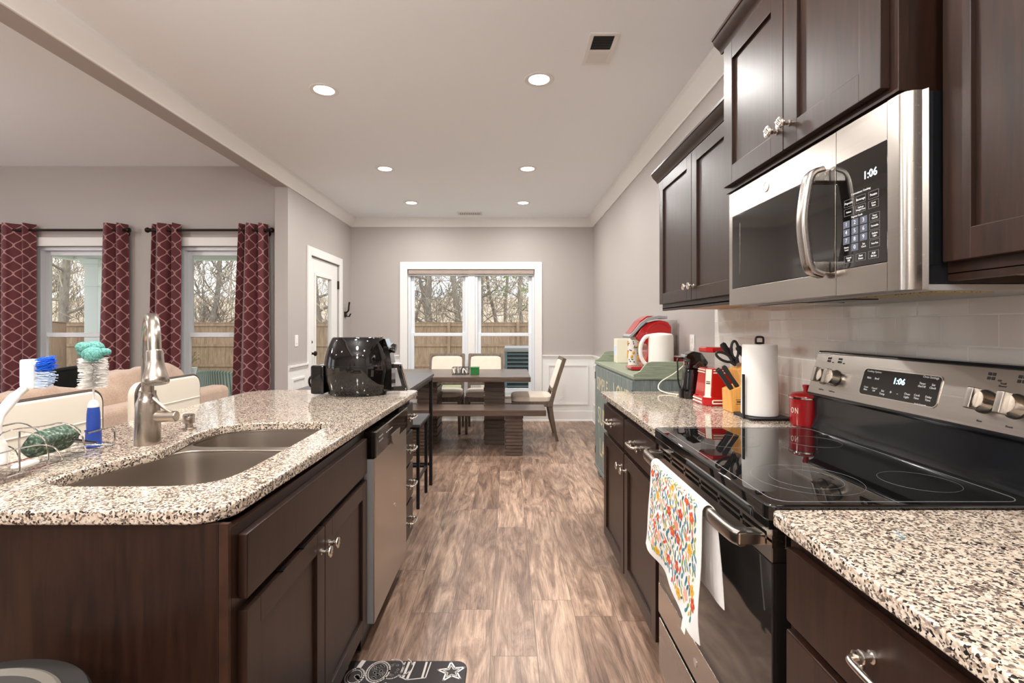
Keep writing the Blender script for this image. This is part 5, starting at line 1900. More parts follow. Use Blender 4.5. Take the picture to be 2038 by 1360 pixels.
def poly_ring(b, P, Q, y0, y1):
    n = len(P)
    idx = [0, 1, 1, 2, 2, 3]
    Q6 = [Q[0], Q[1], Q[1], Q[2], Q[2], Q[3]]
    for i in range(n):
        j = (i + 1) % n
        pts = [P[i], P[j], Q6[j], Q6[i]]
        uniq = []
        for p in pts:
            if p not in uniq: uniq.append(p)
        if len(uniq) >= 3:
            b.prism([(x, y0, z) for x, z in uniq], (0, y1 - y0, 0))
poly_ring(b, P, Q, ay_ - .022, ay_ + .022)
hd_ = b.build('basket_handle', M['gloss'], t)
b = B()
b.tube(smooth_path([(hx0 + .01, ay_ + .0, WZ + .163), (hx0 + .055, ay_, WZ + .162), (hx0 + .068, ay_, WZ + .148), (hx0 + .098, ay_, WZ + .035), (hx0 + .092, ay_, WZ + .016)], 5), .0055, 8)
b.build('handle_trim', M['nickel'], hd_)
B().cyl((hx0 + .012, ay_ - .01, WZ + .25), (hx0 + .040, ay_ - .01, WZ + .243), .026, .024, 28, bev=.004).build('temperature_dial', M['gloss'], t)
B().tube([(hx0 - .04, ay_ - .02, WZ + .307), (hx0 - .03, ay_ - .02, WZ + .316)], .006, 8).build('timer_knob', M['nickel'], t)
b = B()
b.box(ax_ - .228, ax_ - .155, ay_ - .09, ay_ + .07, WZ + .008, WZ + .160, .012)
b.build('rear_housing', M['gloss'], t)
B().tube(smooth_path([(ax_ - .226, ay_ - .03, WZ + .11), (ax_ - .25, ay_ - .04, WZ + .085), (ax_ - .252, ay_ - .03, WZ + .05), (ax_ - .232, ay_ - .02, WZ + .03)], 5), .006, 8).build('power_cord', M['black'], t)

# wire sink caddy and what it holds
cx0, cx1, cy0_, cy1_ = -1.275, -1.165, 1.14, 1.455
t = thing('sink_caddy', 'steel wire caddy behind the sink at the left edge of the picture', 'sink caddy', (-1.22, 1.3, WZ))
b = B()
zb, zt_ = WZ + .012, WZ + .112
w_ = .0022
b.tube([(cx0, cy0_, zb), (cx1, cy0_, zb), (cx1, cy1_, zb), (cx0, cy1_, zb)], w_, 7, closed=True)
for k in range(1, 7):
    y = cy0_ + (cy1_ - cy0_) * k / 7
    b.tube([(cx0, y, zb), (cx1, y, zb)], .0014, 6)
b.build('base_frame', M['chrome'], t)
for x, nm in ((cx0, 'back_wire'), (cx1, 'front_wire')):
    b = B()
    b.tube(smooth_path([(x, cy0_ - .02, zb), (x, cy0_ - .02, zt_), (x, cy0_ + .09, zt_), (x, cy0_ + .15, zt_ - .004), (x, cy0_ + .20, zt_ - .045), (x, cy0_ + .215, zb)], 6), w_, 7)
    b.tube(smooth_path([(x, cy0_ - .02, zb + .06), (x, cy0_ + .07, zb + .058), (x, cy0_ + .12, zb + .04), (x, cy0_ + .145, zb)], 6), w_ * .8, 7)
    b.tube(smooth_path([(x, cy0_ + .03, zt_), (x, cy0_ + .08, zt_ - .02), (x, cy0_ + .10, zb + .05), (x, cy0_ + .105, zb)], 6), w_ * .8, 7)
    b.tube([(x, cy0_ + .03, zb), (x, cy0_ + .03, zt_)], w_, 7)
    b.tube(smooth_path([(x, cy0_ + .22, zb + .055), (x, cy1_ - .02, zb + .055), (x, cy1_ - .003, zb + .045), (x, cy1_, zb)], 5), w_, 7)
    b.build(nm, M['chrome'], t)
b = B()
for y in (cy0_ + .04, cy1_ - .04):
    for x in (cx0 + .006, cx1 - .006):
        b.cyl((x, y, WZ + .0006), (x, y, zb), .006, n=10)
b.build('suction_feet', M['clear'], t)
B().box(cx0 - .01, cx1 + .012, cy0_ - .06, cy0_ + .05, WZ + .0005, WZ + .010, .004).build('drip_tray', M['clear'], t)
t = thing('scouring_sponge', 'worn green scouring sponge lying in the wire caddy', 'sponge', (-1.22, 1.30, zb))
B().puff((-1.218, 1.308, zb + .046), (.034, .066, .022), 5, 28, 14, wob=.006, M=Matrix.Rotation(radians(-52), 3, 'Y')).build('pad', M['sponge'], t)
t = thing('scraper', 'black pan scraper under the green sponge in the caddy', 'scraper', (-1.215, 1.37, zb))
B().puff((-1.215, 1.385, zb + .028), (.028, .05, .003), 5, 20, 8, M=Matrix.Rotation(radians(-20), 3, 'X')).build('blade', M['black'], t)
t = thing('spoon_rest', 'small white scoop lying at the bottom of the caddy', 'scoop', (-1.19, 1.20, zb))
B().puff((-1.185, 1.205, zb + .012), (.012, .034, .008), 2.4, 18, 10).build('handle', M['whiteplastic'], t)
# dish brush with blue bristles
t = thing('dish_brush', 'white dish brush with blue bristles leaning in the caddy', 'dish brush', (-1.22, 1.15, zb))
hp = [Vector((-1.207, 1.160, WZ + .036)), Vector((-1.21, 1.164, WZ + .07)), Vector((-1.212, 1.155, WZ + .13)), Vector((-1.212, 1.20, WZ + .185)), Vector((-1.202, 1.222, WZ + .21))]
B().tube(smooth_path(hp, 6), [.018] * 8 + [.016] * 6 + [.012] * 6 + [.0095] * 5, 12).build('handle', M['whiteplastic'], t)
hc = Vector((-1.196, 1.235, WZ + .245))
b = B()
b.prism([hc + Vector((x, y, z)) for x, y, z in ((-.018, -.018, -.032), (.018, -.018, -.038), (.018, -.018, .026), (.004, -.018, .036), (-.018, -.018, .036))], (0, .034, 0), bev=.004)
b.build('head', M['whiteplastic'], t)
rnd = random.Random(8)
for nm, mt_, z0, z1 in (('blue_bristles', M['bluebr'], .004, .036), ('pale_bristles', M['palebr'], -.034, .004)):
    b = B()
    for k in range(90):
        y, z = rnd.uniform(-.014, .014), rnd.uniform(z0, z1)
        p = hc + Vector((.017, y, z))
        q = p + Vector((rnd.uniform(.026, .034), rnd.uniform(-.006, .006), rnd.uniform(-.004, .006) + (.005 if z > .004 else -.002)))
        b.cyl(p, q, .0011, .0008, 4)
    b.build(nm, mt_, t)
# bottle brush
bx_, by_ = -1.255, 1.486
t = thing('bottle_brush', 'white bottle brush with a teal sponge tip and blue handle', 'bottle brush', (bx_, by_, WZ))
B().lathe([(0, 0), (.012, 0), (.016, .01), (.0175, .05), (.0165, .085), (.0145, .104), (0, .105)], (bx_, by_, WZ + .014), 24).build('handle', M['blue'], t)
B().lathe([(0, 0), (.0145, 0), (.0145, .008), (.010, .018), (.004, .022), (0, .022)], (bx_, by_, WZ + .119), 20).build('collar', M['whiteplastic'], t)
B().cyl((bx_, by_, WZ + .135), (bx_, by_, WZ + .30), .0028, n=10).build('stem', M['whiteplastic'], t)
b = B()
for k in range(900):
    z = rnd.uniform(.178, .268)
    a = rnd.uniform(0, 2 * pi)
    L = rnd.uniform(.032, .039)
    p = Vector((bx_, by_, WZ + z))
    b.cyl(p, p + Vector((cos(a) * L, sin(a) * L, rnd.uniform(-.002, .002))), .0007, .0006, 3)
b.build('bristles', M['whiteplastic'], t)
b = B()
for dx, dy, dz, s in ((-.022, 0, .283, .022), (.006, -.01, .279, .02), (.028, .004, .286, .022), (-.008, .012, .296, .022), (-.024, -.008, .30, .016)):
    b.puff((bx_ + dx, by_ + dy, WZ + dz), (s, s * .8, s * .72), 2.2, 18, 12, wob=.016, seed=dx * 90)
b.build('sponge_tip', M['teal'], t)
t = thing('brush_stand', 'blue and clear cup holding the bottle brush beside the caddy', 'brush holder', (bx_, by_, WZ))
B().lathe([(0, .0008), (.024, .0008), (.024, .004), (.0205, .006), (.0205, .012), (.0195, .045), (.0225, .05), (.021, .05), (.0185, .045), (.0185, .012), (0, .011)], (bx_, by_, WZ), 24).build('cup', M['blue'], t)

# ------------------------------------------------------------------ floor things near the camera
t = thing('floor_mat', 'charcoal kitchen mat with white utensil drawings on the floor by the sink', 'floor mat', (-.38, 1.4, 0))
mx0, mx1, my0, my1 = -.655, -.150, .95, 1.86
MZ = .010
b = B()
b.slab(rrect(mx0, mx1, my0, my1, .04, 6), [], .0008, MZ, .004)
def ln(pts, w=.0022, closed=False):
    """printed line: flat ribbon a hair above the mat."""
    P = [Vector((x, y, MZ)) for x, y in pts]
    n = len(P)
    for i in range(n if closed else n - 1):
        a, c = P[i], P[(i + 1) % n]
        d = (c - a)
        if d.length < 1e-6: continue
        s = Vector((-d.y, d.x, 0)).normalized() * w
        e = d.normalized() * w * .6
        t_ = bmesh.new()
        vs = [t_.verts.new(q + Vector((0, 0, .0004))) for q in (a - s - e, a + s - e, c + s + e, c - s + e)]
        t_.faces.new(list(reversed(vs)))
        b._take(t_, 1)
def ell(cx, cy, rx, ry, w=.0022, n=22, a0=0, a1=360):
    ln([(cx + rx * cos(radians(a0 + (a1 - a0) * k / n)), cy + ry * sin(radians(a0 + (a1 - a0) * k / n))) for k in range(n + 1)], w)
def dot(cx, cy, r): ell(cx, cy, r * .5, r * .5, r * .5, 6)
s_ = 1.855
# star
st = [(-.205 + (.052 if k % 2 == 0 else .022) * cos(radians(90 + 36 * k + 8)), 1.80 + (.052 if k % 2 == 0 else .022) * sin(radians(90 + 36 * k + 8))) for k in range(10)]
ln(st, .003, True)
ln([(-.205 + (x + .205) * .62, 1.80 + (y - 1.80) * .62) for x, y in st], .0012, True)
# tin
ln([(-.385, 1.85), (-.392, 1.775), (-.362, 1.758), (-.295, 1.768), (-.288, 1.85)], .0022)
ln([(-.37, 1.85), (-.376, 1.772)], .0045); ln([(-.35, 1.85), (-.36, 1.762)], .0045); ln([(-.304, 1.85), (-.307, 1.77)], .004)
# pomegranates
ell(-.475, 1.80, .042, .055, .0025); ell(-.475, 1.80, .034, .047, .0014)
ell(-.425, 1.815, .040, .052, .0025, 22, -120, 110)
ell(-.40, 1.825, .045, .05, .0022, 14, -80, 60)
for k in range(16):
    dot(-.475 + .022 * cos(k * 2.4) * (1 if k % 2 else .5), 1.80 + .034 * sin(k * 2.4) * (1 if k % 2 else .5), .0055)
for k in range(8):
    dot(-.42 + .016 * cos(k * 2.4), 1.81 + .03 * sin(k * 2.4), .005)
# flask / spoon
ell(-.553, 1.775, .033, .042, .003); ell(-.553, 1.775, .025, .033, .0014)
ln([(-.552, 1.82), (-.545, 1.855)], .009)
dot(-.545, 1.775, .010); dot(-.537, 1.765, .009)
# second row (mostly hidden by the picture's lower edge)
ell(-.632, 1.815, .04, .03, .0025, 18, 150, 380); ln([(-.63, 1.855), (-.605, 1.815)], .004)
ln([(-.65, 1.755), (-.60, 1.73), (-.57, 1.70)], .0028)
b.text('f', .05, Matrix.Translation((-.415, 1.735, MZ + .0003)) @ Matrix.Rotation(radians(90), 4, 'Z'), 1, .0001, bold=.0008)
ell(-.22, 1.69, .045, .045, .004); ell(-.45, 1.62, .05, .06, .003); ln([(-.35, 1.7), (-.30, 1.55)], .006); ell(-.29, 1.52, .03, .04, .003)
ell(-.56, 1.55, .04, .05, .003); ln([(-.52, 1.5), (-.47, 1.38)], .004); ell(-.36, 1.36, .05, .04, .003); ell(-.22, 1.4, .03, .05, .003)
b.build('mat_surface', [M['mat'], M['matline']], t, smooth=0)

t = thing('waste_bin', 'round charcoal waste bin with a ribbed lid at the island end', 'waste bin', (-.90, .745, 0))
bcx, bcy, br_ = -.895, .728, .214
B().lathe([(0, .0008), (.165, .0008), (.175, .01), (.205, .60), (.207, .615), (0, .615)], (bcx, bcy, 0), 48).build('bin_body', M['greylid'], t)
b = B()
b.lathe([(0, .6155), (.212, .6155), (br_, .622), (br_, .634), (.208, .643), (.178, .648), (.174, .650)], (bcx, bcy, 0), 64, m=0, cap=False)
b.lathe([(.174, .650), (.168, .653), (.160, .651), (.156, .648)], (bcx, bcy, 0), 64, m=1, cap=False)
b.lathe([(.156, .648), (0, .6475)], (bcx, bcy, 0), 64, m=2, cap=False)
b.build('lid', [M['greylid'], M['ridge'], M['riblid']], t)
# ------------------------------------------------------------------ dining table, bench, chairs
def slat_pedestal(parent, x0, x1, y0, y1, z0, z1, n, name='pedestal'):
    """block of stacked horizontal slats, every other one stepped back."""
    b = B()
    h = (z1 - z0) / n
    b.box(x0 + .014, x1 - .014, y0 + .014, y1 - .014, z0, z1)
    for k in range(n):
        i = 0 if k % 2 else .007
        b.box(x0 + i, x1 - i, y0 + i, y1 - i, z0 + h * k + h * .12, z0 + h * (k + 1) - h * .05, .002)
    return b.build(name, M['tablewood'], parent)
TX0, TX1, TY0, TY1 = -1.60, .242, 5.03, 5.99
t = thing('dining_table', 'grey brown dining table on two stacked slat pedestals by the window', 'table', (-.68, 5.5, 0))
B().box(TX0, TX1, TY0, TY1, .709, .76, .004).build('table_top', M['tablewood'], t)
for x0, x1 in ((-.985, -.755), (-.255, -.025)):
    slat_pedestal(t, x0, x1, 5.30, 5.72, .0008, .7085, 16)
BX0, BX1, BY0, BY1 = -1.18, .382, 4.79, 5.15
t = thing('dining_bench', 'grey brown bench on stacked slat legs in front of the dining table', 'bench', (-.4, 4.96, 0))
B().box(BX0, BX1, BY0, BY1, .402, .46, .004).build('bench_seat', M['tablewood'], t)
for x0, x1 in ((-.99, -.81), (-.022, .158)):
    slat_pedestal(t, x0, x1, 4.835, 5.105, .0008, .4015, 12, 'bench_leg')

def dining_chair(name, label):
    """front towards -Y, origin on the floor under the seat."""
    t = thing(name, label, 'chair', group=None)
    W2 = .232
    b = B()
    b.puff((0, -.01, .468), (W2 - .004, .232, .042), 5, 36, 14)
    b.build('seat', M['uphol'], t)
    b = B()
    for (x0, x1, y0, y1) in ((-W2, W2, -.235, -.205), (-W2, W2, .19, .215), (-W2, -W2 + .028, -.205, .19), (W2 - .028, W2, -.205, .19)):
        b.box(x0, x1, y0, y1, .385, .440, .003)
    b.build('seat_frame', M['chairwood'], t)
    for s in (-1, 1):
        b = B()
        x = s * (W2 - .022)
        b.loft([[(x + dx * w, -.213 + dy * w, z) for dx, dy in ((-1, -1), (1, -1), (1, 1), (-1, 1))] for z, w in ((.0008, .014), (.30, .020), (.438, .022))])
        b.build('leg', M['chairwood'], t)
        b = B()
        def yb(z): return .20 + (.075 * ((.40 - z) / .40) ** 1.5 if z < .4 else .155 * ((z - .40) / .52) ** 1.15)
        ring = []
        for z in (.0008, .08, .18, .28, .38, .44, .55, .68, .80, .918):
            w = .014 if z < .1 else .0175
            d = .015 if z < .1 else .0215
            ring.append([(x + dx * w, yb(z) + dy * d, z) for dx, dy in ((-1, -1), (1, -1), (1, 1), (-1, 1))])
        b.loft(ring)
        b.build('leg', M['chairwood'], t)
    def back(z): return .20 + .155 * ((z - .40) / .52) ** 1.15
    tilt = math.atan2(back(.9) - back(.6), .3)
    R = Matrix.Rotation(-tilt, 3, 'X')
    b = B()
    for z in (.553, .9085):
        B().box(-W2 + .01, W2 - .01, -.019, .019, -.017, .017, .004, M=Matrix.Translation((0, back(z), z)) @ R.to_4x4()).build('back_rail', M['chairwood'], t)
    b = B()
    b.puff((0, back(.735) - .004, .733), (W2 - .034, .026, .168), 8, 36, 18, M=R)
    b.build('backrest', M['uphol'], t)
    return t
c1 = dining_chair('dining_chair', 'cream upholstered dining chair behind the table, under the left window sash')
c1.location = (-.778, 6.03, 0)
c2 = dup(c1, (-.276, 6.03, 0), label='cream upholstered dining chair behind the table, nearest the air conditioner outside')
c3 = dup(c1, (.285, 5.68, 0), radians(-90), 'cream upholstered dining chair seen from the side at the right end of the table')
for c in (c1, c2, c3): c['group'] = 'dining chairs around the table'
# things on the table
t = thing('wire_basket', 'small black wire basket on the dining table', 'basket', (-.55, 5.36, .76))
x0, x1, y0, y1, z0, z1 = -.590, -.415, 5.28, 5.40, .7605, .835
x0, x1 = (900 - CX) * 5.28 / F, (932 - CX) * 5.28 / F
b = B()
for z in (z0 + .003, z1):
    b.tube([(x0, y0, z), (x1, y0, z), (x1, y1, z), (x0, y1, z)], .003, 6, closed=True)
for k in range(6):
    x = x0 + (x1 - x0) * k / 5
    b.tube([(x, y0, z0 + .003), (x, y0, z1)], .0022, 6).tube([(x, y1, z0 + .003), (x, y1, z1)], .0022, 6)
    b.tube([(x, y0, z0 + .003), (x, y1, z0 + .003)], .0018, 6)
b.build('wire_frame', M['blackmetal'], t)
rnd = random.Random(3)
for k in range(7):
    x = x0 + .02 + (x1 - x0 - .04) * k / 6
    p = Vector((x, y0 + .03 + .05 * (k % 2), z0 + .012))
    q = p + Vector((rnd.uniform(-.03, .03), .02, .045 + .01 * (k % 3)))
    o = B().tube([p, (p + q) / 2 + Vector((0, 0, .004)), q], [.006, .009, .006], 8).build('sachet', [M['white'], M['ink']][k % 2])
    tag(o, ['white sachet in the black wire basket on the table', 'dark sachet in the black wire basket on the table'][k % 2], 'sachet', ['white sachets in the wire basket', 'dark sachets in the wire basket'][k % 2])
t = thing('green_box', 'small bright green box on the dining table beside the wire basket', 'box', ((945 - CX) * 5.28 / F, 5.33, .76))
gx0, gx1 = (936.5 - CX) * 5.28 / F, (953 - CX) * 5.28 / F
B().box(gx0, gx1, 5.28, 5.38, .7606, .822, .003).build('tray', M['greenbox'], t)
B().box(gx0 - .002, gx1 + .002, 5.278, 5.382, .8225, .840, .003).build('lid', M['greenbox'], t)

# ------------------------------------------------------------------ bar table with its stool beyond the island
t = thing('bar_table', 'charcoal bar table with black metal legs beyond the island', 'table', (-.92, 3.5, 0))
QX0, QX1, QY0, QY1, QZ = -1.28, -.595, 2.93, 3.99, .898
B().box(QX0, QX1, QY0, QY1, QZ - .022, QZ, .003).build('table_top', M['bartop'], t)
for x in (QX0 + .03, QX1 - .022):
    for y in (QY0 + .03, QY1 - .035):
        B().box(x - .0125, x + .0125, y - .0125, y + .0125, .0008, QZ - .0225, .002).build('leg', M['blackmetal'], t)
b = B()
for y in (QY0 + .03, QY1 - .035):
    b.box(QX0 + .043, QX1 - .035, y - .01, y + .01, QZ - .05, QZ - .0225)
for x in (QX0 + .03, QX1 - .022):
    b.box(x - .01, x + .01, QY0 + .043, QY1 - .048, QZ - .05, QZ - .0225)
b.build('frame', M['blackmetal'], t)
B().box(QX0 + .043, QX1 - .035, QY1 - .045, QY1 - .025, .16, .18).build('stretcher', M['blackmetal'], t)
t = thing('bar_stool', 'backless bar stool with charcoal seat and black frame at the bar table', 'stool', (-.80, 3.60, 0))
sx0, sx1, sy0, sy1, szz = -1.0, -.603, 3.385, 3.83, .60
B().box(sx0, sx1, sy0, sy1, szz - .02, szz, .004).build('seat', M['bartop'], t)
for x in (sx0 + .03, sx1 - .022):
    for y in (sy0 + .05, sy1 - .06):
        B().box(x - .011, x + .011, y - .011, y + .011, .0008, szz - .0205, .002).build('leg', M['blackmetal'], t)
b = B()
for z in (.205, szz - .035):
    for y in (sy0 + .05, sy1 - .06):
        b.box(sx0 + .04, sx1 - .032, y - .008, y + .008, z - .009, z + .009)
    for x in (sx0 + .03, sx1 - .022):
        b.box(x - .008, x + .008, sy0 + .06, sy1 - .07, z - .009, z + .009)
b.build('footrest', M['blackmetal'], t)

# ------------------------------------------------------------------ white counter stools behind the island
def counter_stool(label, yc):
    xb = -1.68
    t = thing('counter_stool', label, 'stool', (xb + .17, yc, 0), group='ivory counter stools behind the island')
    b = B()
    w, z0, z1 = .222, .72, 1.022
    out = [(y, z) for y, z in rrect(-w, w, z0, z1, [.03, .055, .055, .03], 7)]
    rings = []
    for d, s in ((0.0, .95), (.012, .995), (.04, 1.0), (.058, .975), (.064, .92)):
        rings.append([(xb - .032 + d, yc + y * s, (z0 + z1) / 2 + (z - (z0 + z1) / 2) * s) for y, z in out])
    b.loft(rings)
    bk = b.build('backrest', M['leather'], t)
    b = B()
    b.tube([(xb + .016, yc + y * 1.005, (z0 + z1) / 2 + (z - (z0 + z1) / 2) * 1.005) for y, z in out], .0065, 8, closed=True)
    b.build('piping', M['piping'], bk)
    b = B()
    for z in (.80, .905):
        b.tube([(xb + .0325, yc - w * .92, z), (xb + .0325, yc + w * .92, z)], .003, 6)
    b.build('stitched_seam', M['leather'], bk)
    B().puff((xb + .19, yc, .675), (.20, .215, .045), 6, 36, 14).build('seat', M['leather'], t)
    B().cyl((xb + .19, yc, .03), (xb + .19, yc, .63), .028, n=24).build('pedestal', M['chrome'], t)
    B().lathe([(0, .0008), (.205, .0008), (.205, .008), (.16, .018), (.05, .03), (.03, .034), (0, .034)], (xb + .19, yc, 0), 44).build('base', M['chrome'], t)
    return t
counter_stool('ivory padded counter stool with brown piping, right behind the tap', 2.42)
counter_stool('ivory padded counter stool with brown piping, behind the wire caddy', 1.785)

# ------------------------------------------------------------------ sofa
t = thing('sofa', 'long tan sofa seen from behind between the island and the curtained windows', 'sofa', (-2.75, 2.8, 0))
fx1 = -2.30
b = B()
b.box(fx1 - .17, fx1, 1.25, 4.08, .06, .80, .05, seg=4)
b.build('back_frame', M['sofa'], t)
b = B()
b.box(fx1 - .95, fx1 - .172, 1.27, 4.06, .06, .36, .03, seg=3)
b.build('seat_base', M['sofa'], t)
for y0, y1 in ((1.25, 1.46), (3.87, 4.08)):
    B().box(fx1 - .98, fx1 - .175, y0, y1, .362, .62, .06, seg=4).build('armrest', M['sofa'], t)
for y in (1.93, 2.73, 3.47):
    B().puff((fx1 - .60, y, .45), (.36, .36, .085), 6, 40, 16).build('seat_cushion', M['sofa'], t)
for k, (yc, hy_, ztop, hx_) in enumerate(((3.40, .44, .985, .15), (2.62, .42, .935, .14), (1.86, .42, .925, .14))):
    zc = (ztop + .56) / 2
    B().puff((fx1 - .30, yc, zc), (hx_, hy_, (ztop - .56) / 2), 3.6, 48, 24, wob=.05, seed=k * 3.1, M=Matrix.Rotation(radians(-10), 3, 'Y') @ Matrix.Rotation(radians([7, -3, 2][k]), 3, 'X')).build('back_cushion', M['sofa'], t)
for x in (fx1 - .9, fx1 - .1):
    for y in (1.35, 3.98):
        B().cyl((x, y, .0008), (x, y, .06), .02, .026, 12).build('leg', M['bronze'], t)
t = thing('armchair', 'tan armchair back at the far left below the left curtain', 'armchair', (-5.2, 4.15, 0))
B().box(-5.55, -4.55, 4.16, 4.33, .06, .50, .05, seg=3).build('back_frame', M['sofa'], t)
B().puff((-5.05, 4.06, .60), (.42, .12, .19), 3.2, 36, 18, wob=.03, seed=4).build('back_cushion', M['sofa'], t)
B().box(-5.5, -4.6, 3.45, 4.155, .06, .40, .05, seg=3).build('seat', M['sofa'], t)

# ------------------------------------------------------------------ curtains
ZROD, YROD = 2.218, YL - .085
def rod(label, u0, u1, fin_left=True, fin_right=True):
    x0, x1 = (u0 - CX) * YROD / F, (u1 - CX) * YROD / F
    t = thing('curtain_rod', label, 'curtain rod', ((x0 + x1) / 2, YROD, ZROD))
    B().cyl((x0 + .04, YROD, ZROD), (x1 - .04, YROD, ZROD), .0125, n=16).build('pole', M['bronze'], t)
    RYm = Matrix.Rotation(pi / 2, 4, 'Y')
    for x, s in ((x0 + .04, -1), (x1 - .04, 1)):
        B().lathe([(0, 0), (.016, 0), (.018, .006), (.012, .012), (.02, .02), (.027, .034), (.022, .05), (.010, .056), (0, .057)], (x, YROD, ZROD), 20, M=RYm if s > 0 else Matrix.Rotation(-pi / 2, 4, 'Y')).build('finial', M['bronze'], t)
    for x in (x0 + .075, x1 - .075):
        b = B()
        b.tube([(x, YROD, ZROD - .014), (x, YROD + .02, ZROD - .022), (x, YL - .001, ZROD - .022)], .006, 8)
        b.cyl((x, YL - .006, ZROD - .022), (x, YL - .0008, ZROD - .022), .024, n=18)
        b.build('bracket', M['bronze'], t)
rod('dark bronze curtain rod over the window with the porch column', -14, 256)
rod('dark bronze curtain rod over the window nearest the dining room', 293, 542)
def curtain(label, u0, u1, b0, b1, folds, seed, grom):
    s = YROD / F
    x0, x1, q0, q1 = (u0 - CX) * s, (u1 - CX) * s, (b0 - CX) * s, (b1 - CX) * s
    t = thing('curtain', label, 'curtain', ((x0 + x1) / 2, YROD, .02), group='burgundy trellis curtains')
    rn = random.Random(seed)
    ph = [rn.uniform(-.6, .6) for _ in range(4)]
    zt, zb = ZROD + .062, .02
    zm = .6
    # cloth coordinate: fold by arc length
    def fold(u, v):
        f = folds
        amp = .050 * (1 - .2 * v)
        w = u * f + .10 * sin(2 * pi * u * 1.3 + ph[0])
        y = amp * sin(2 * pi * w + ph[1]) + .010 * sin(2 * pi * w * 2 + ph[2]) * v
        # 'flattened' face as in the photograph
        return y
    def fn(u, v):
        z = zt + (zb - zt) * v
        vv = min(1, max(0, (zt - z) / (zt - zm)))
        a = x0 + (q0 - x0) * vv ** .8
        c = x1 + (q1 - x1) * vv ** .8
        x = a + (c - a) * (u + .022 * sin(2 * pi * u * folds * 2 + ph[3]))
        return (x, YROD + fold(u, v) * 1.0, z)
    NU = 90
    arc_ = [0.0]
    P0 = Vector(fn(0, 0))
    for i in range(1, NU + 1):
        p = Vector(fn(i / NU, 0.3))
        q = Vector(fn((i - 1) / NU, 0.3))
        arc_.append(arc_[-1] + (p - q).length)
    def uvf(u, v):
        return (arc_[min(NU, int(round(u * NU)))] + seed * .031, zt + (zb - zt) * v)
    B().sheet(fn, NU, 60, .002, uvfn=uvf).build('panel', M['curtain'], t, smooth=80)
    for u in grom:
        p = Vector(fn(u, .03))
        n_ = (Vector(fn(u + .02, .03)) - Vector(fn(u - .02, .03))).cross(Vector((0, 0, 1))).normalized()
        if n_.y > 0: n_ = -n_
        c = Vector((p.x, p.y, ZROD)) + n_ * .003
        sd_ = n_.cross(Vector((0, 0, 1)))
        b = B()
        b.tube([c + sd_ * (.026 * cos(2 * pi * k / 24)) + Vector((0, 0, .026 * sin(2 * pi * k / 24))) for k in range(24)], .0055, 8, closed=True)
        b.cyl(c - n_ * .001, c + n_ * .001, .0215, n=20, m=1)
        b.build('grommet', [M['nickel'], M['black']], t)
curtain('burgundy trellis curtain, the leftmost panel at the picture edge', -4, 65, -8, 64, 2, 1, [.68])
curtain('burgundy trellis curtain beside the porch column', 201, 250, 190, 253, 2, 2, [.62])
curtain('burgundy trellis curtain left of the window behind the tap', 303, 357, 296, 354, 2, 3, [.70])
curtain('burgundy trellis curtain nearest the dining room', 479, 535, 466, 540, 2.5, 4, [.62])

# ------------------------------------------------------------------ outdoors
GZ0, GZ1 = -.12, -.40
b = B()
b.sheet(lambda u, v: (-34 + 60 * u, 5.0 + 13.5 * v, GZ0 + (GZ1 - GZ0) * min(1, max(0, (13.5 * v - 3) / 8))), 4, 24)
o = b.build('ground', M['lawn'], kind='structure')
b = B()
b.sheet(lambda u, v: (-60 + 110 * u, 18.5 + 40 * v, -.42 + 5.2 * v ** 1.2), 20, 12)
b.build('hill', M['litter'], kind='structure')
B().box(-7.4, XL - XT - .03, YL + .16, 8.15, -.2, -.05).build('patio_slab', M['concrete'], kind='structure')
B().box(-7.2, XL - XT - .001, YL + .151, 8.1, 2.46, 2.56).build('porch_ceiling', M['porch'], kind='structure')
B().box(-7.2, XL - XT - .001, 7.95, 8.12, 2.37, 2.4595).box(-7.2, -7.03, YL + .151, 7.949, 2.37, 2.4595).build('porch_beam', M['porch'], kind='structure')
pcx = (187 - CX) * 7.98 / F
t = thing('porch_column', 'square white porch column outside the left living room window', 'column', (pcx, 8.03, -.05), kind='structure')
B().box(pcx - .11, pcx + .11, 7.92, 8.14, -.05, 2.368, .004).build('shaft', M['porch'], t)
b = B()
for z0, z1, e in ((2.29, 2.368, .04), (2.26, 2.29, .02), (1.93, 1.965, .02), (-.05, .14, .03)):
    b.box(pcx - .11 - e, pcx + .11 + e, 7.92 - e, 8.14 + e, z0, z1, .004)
b.build('mouldings', M['porch'], t)

def fence_run(label, p, q, ztop=1.435, H=1.83):
    p, q = Vector((*p, 0)), Vector((*q, 0))
    d = q - p
    L = d.length
    d.normalize()
    nrm = Vector((-d.y, d.x, 0))
    if nrm.y > 0: nrm = -nrm                              # towards the house
    t = thing('fence', label, 'fence', p)
    Mx = Matrix(((d.x, nrm.x, 0, p.x), (d.y, nrm.y, 0, p.y), (0, 0, 1, 0), (0, 0, 0, 1)))
    b = B()
    rn = random.Random(7)
    n = int(L / .146)
    for k in range(n):
        x = k * .146
        b.box(x + .002, x + .142, -.004 - rn.uniform(0, .004), .018, ztop - H, ztop - .03 + rn.uniform(-.004, .004), M=Mx)
    b.build('picket_boards', M['fence'], t)
    for z, h in ((ztop - .14, .115), (ztop - .86, .09), (ztop - 1.58, .09)):
        B().box(0, L, .019, .058, z, z + h, .003, M=Mx).build('rail', M['fence'], t)
    B().box(0, L, -.03, .075, ztop - .024, ztop, .003, M=Mx).build('cap_board', M['fence'], t)
    k = 0
    x = .9
    while x < L:
        B().box(x - .05, x + .05, .059, .155, ztop - H - .02, ztop + .015, .004, M=Mx).build('post', M['fence'], t)
        x += 2.44
fence_run('long cedar fence across the back of the yard', (-17.6, 17.4), (9.0, 17.4))
fence_run('cedar side fence slanting away behind the porch column', (-15.3, 17.0), (-8.7, 8.4))

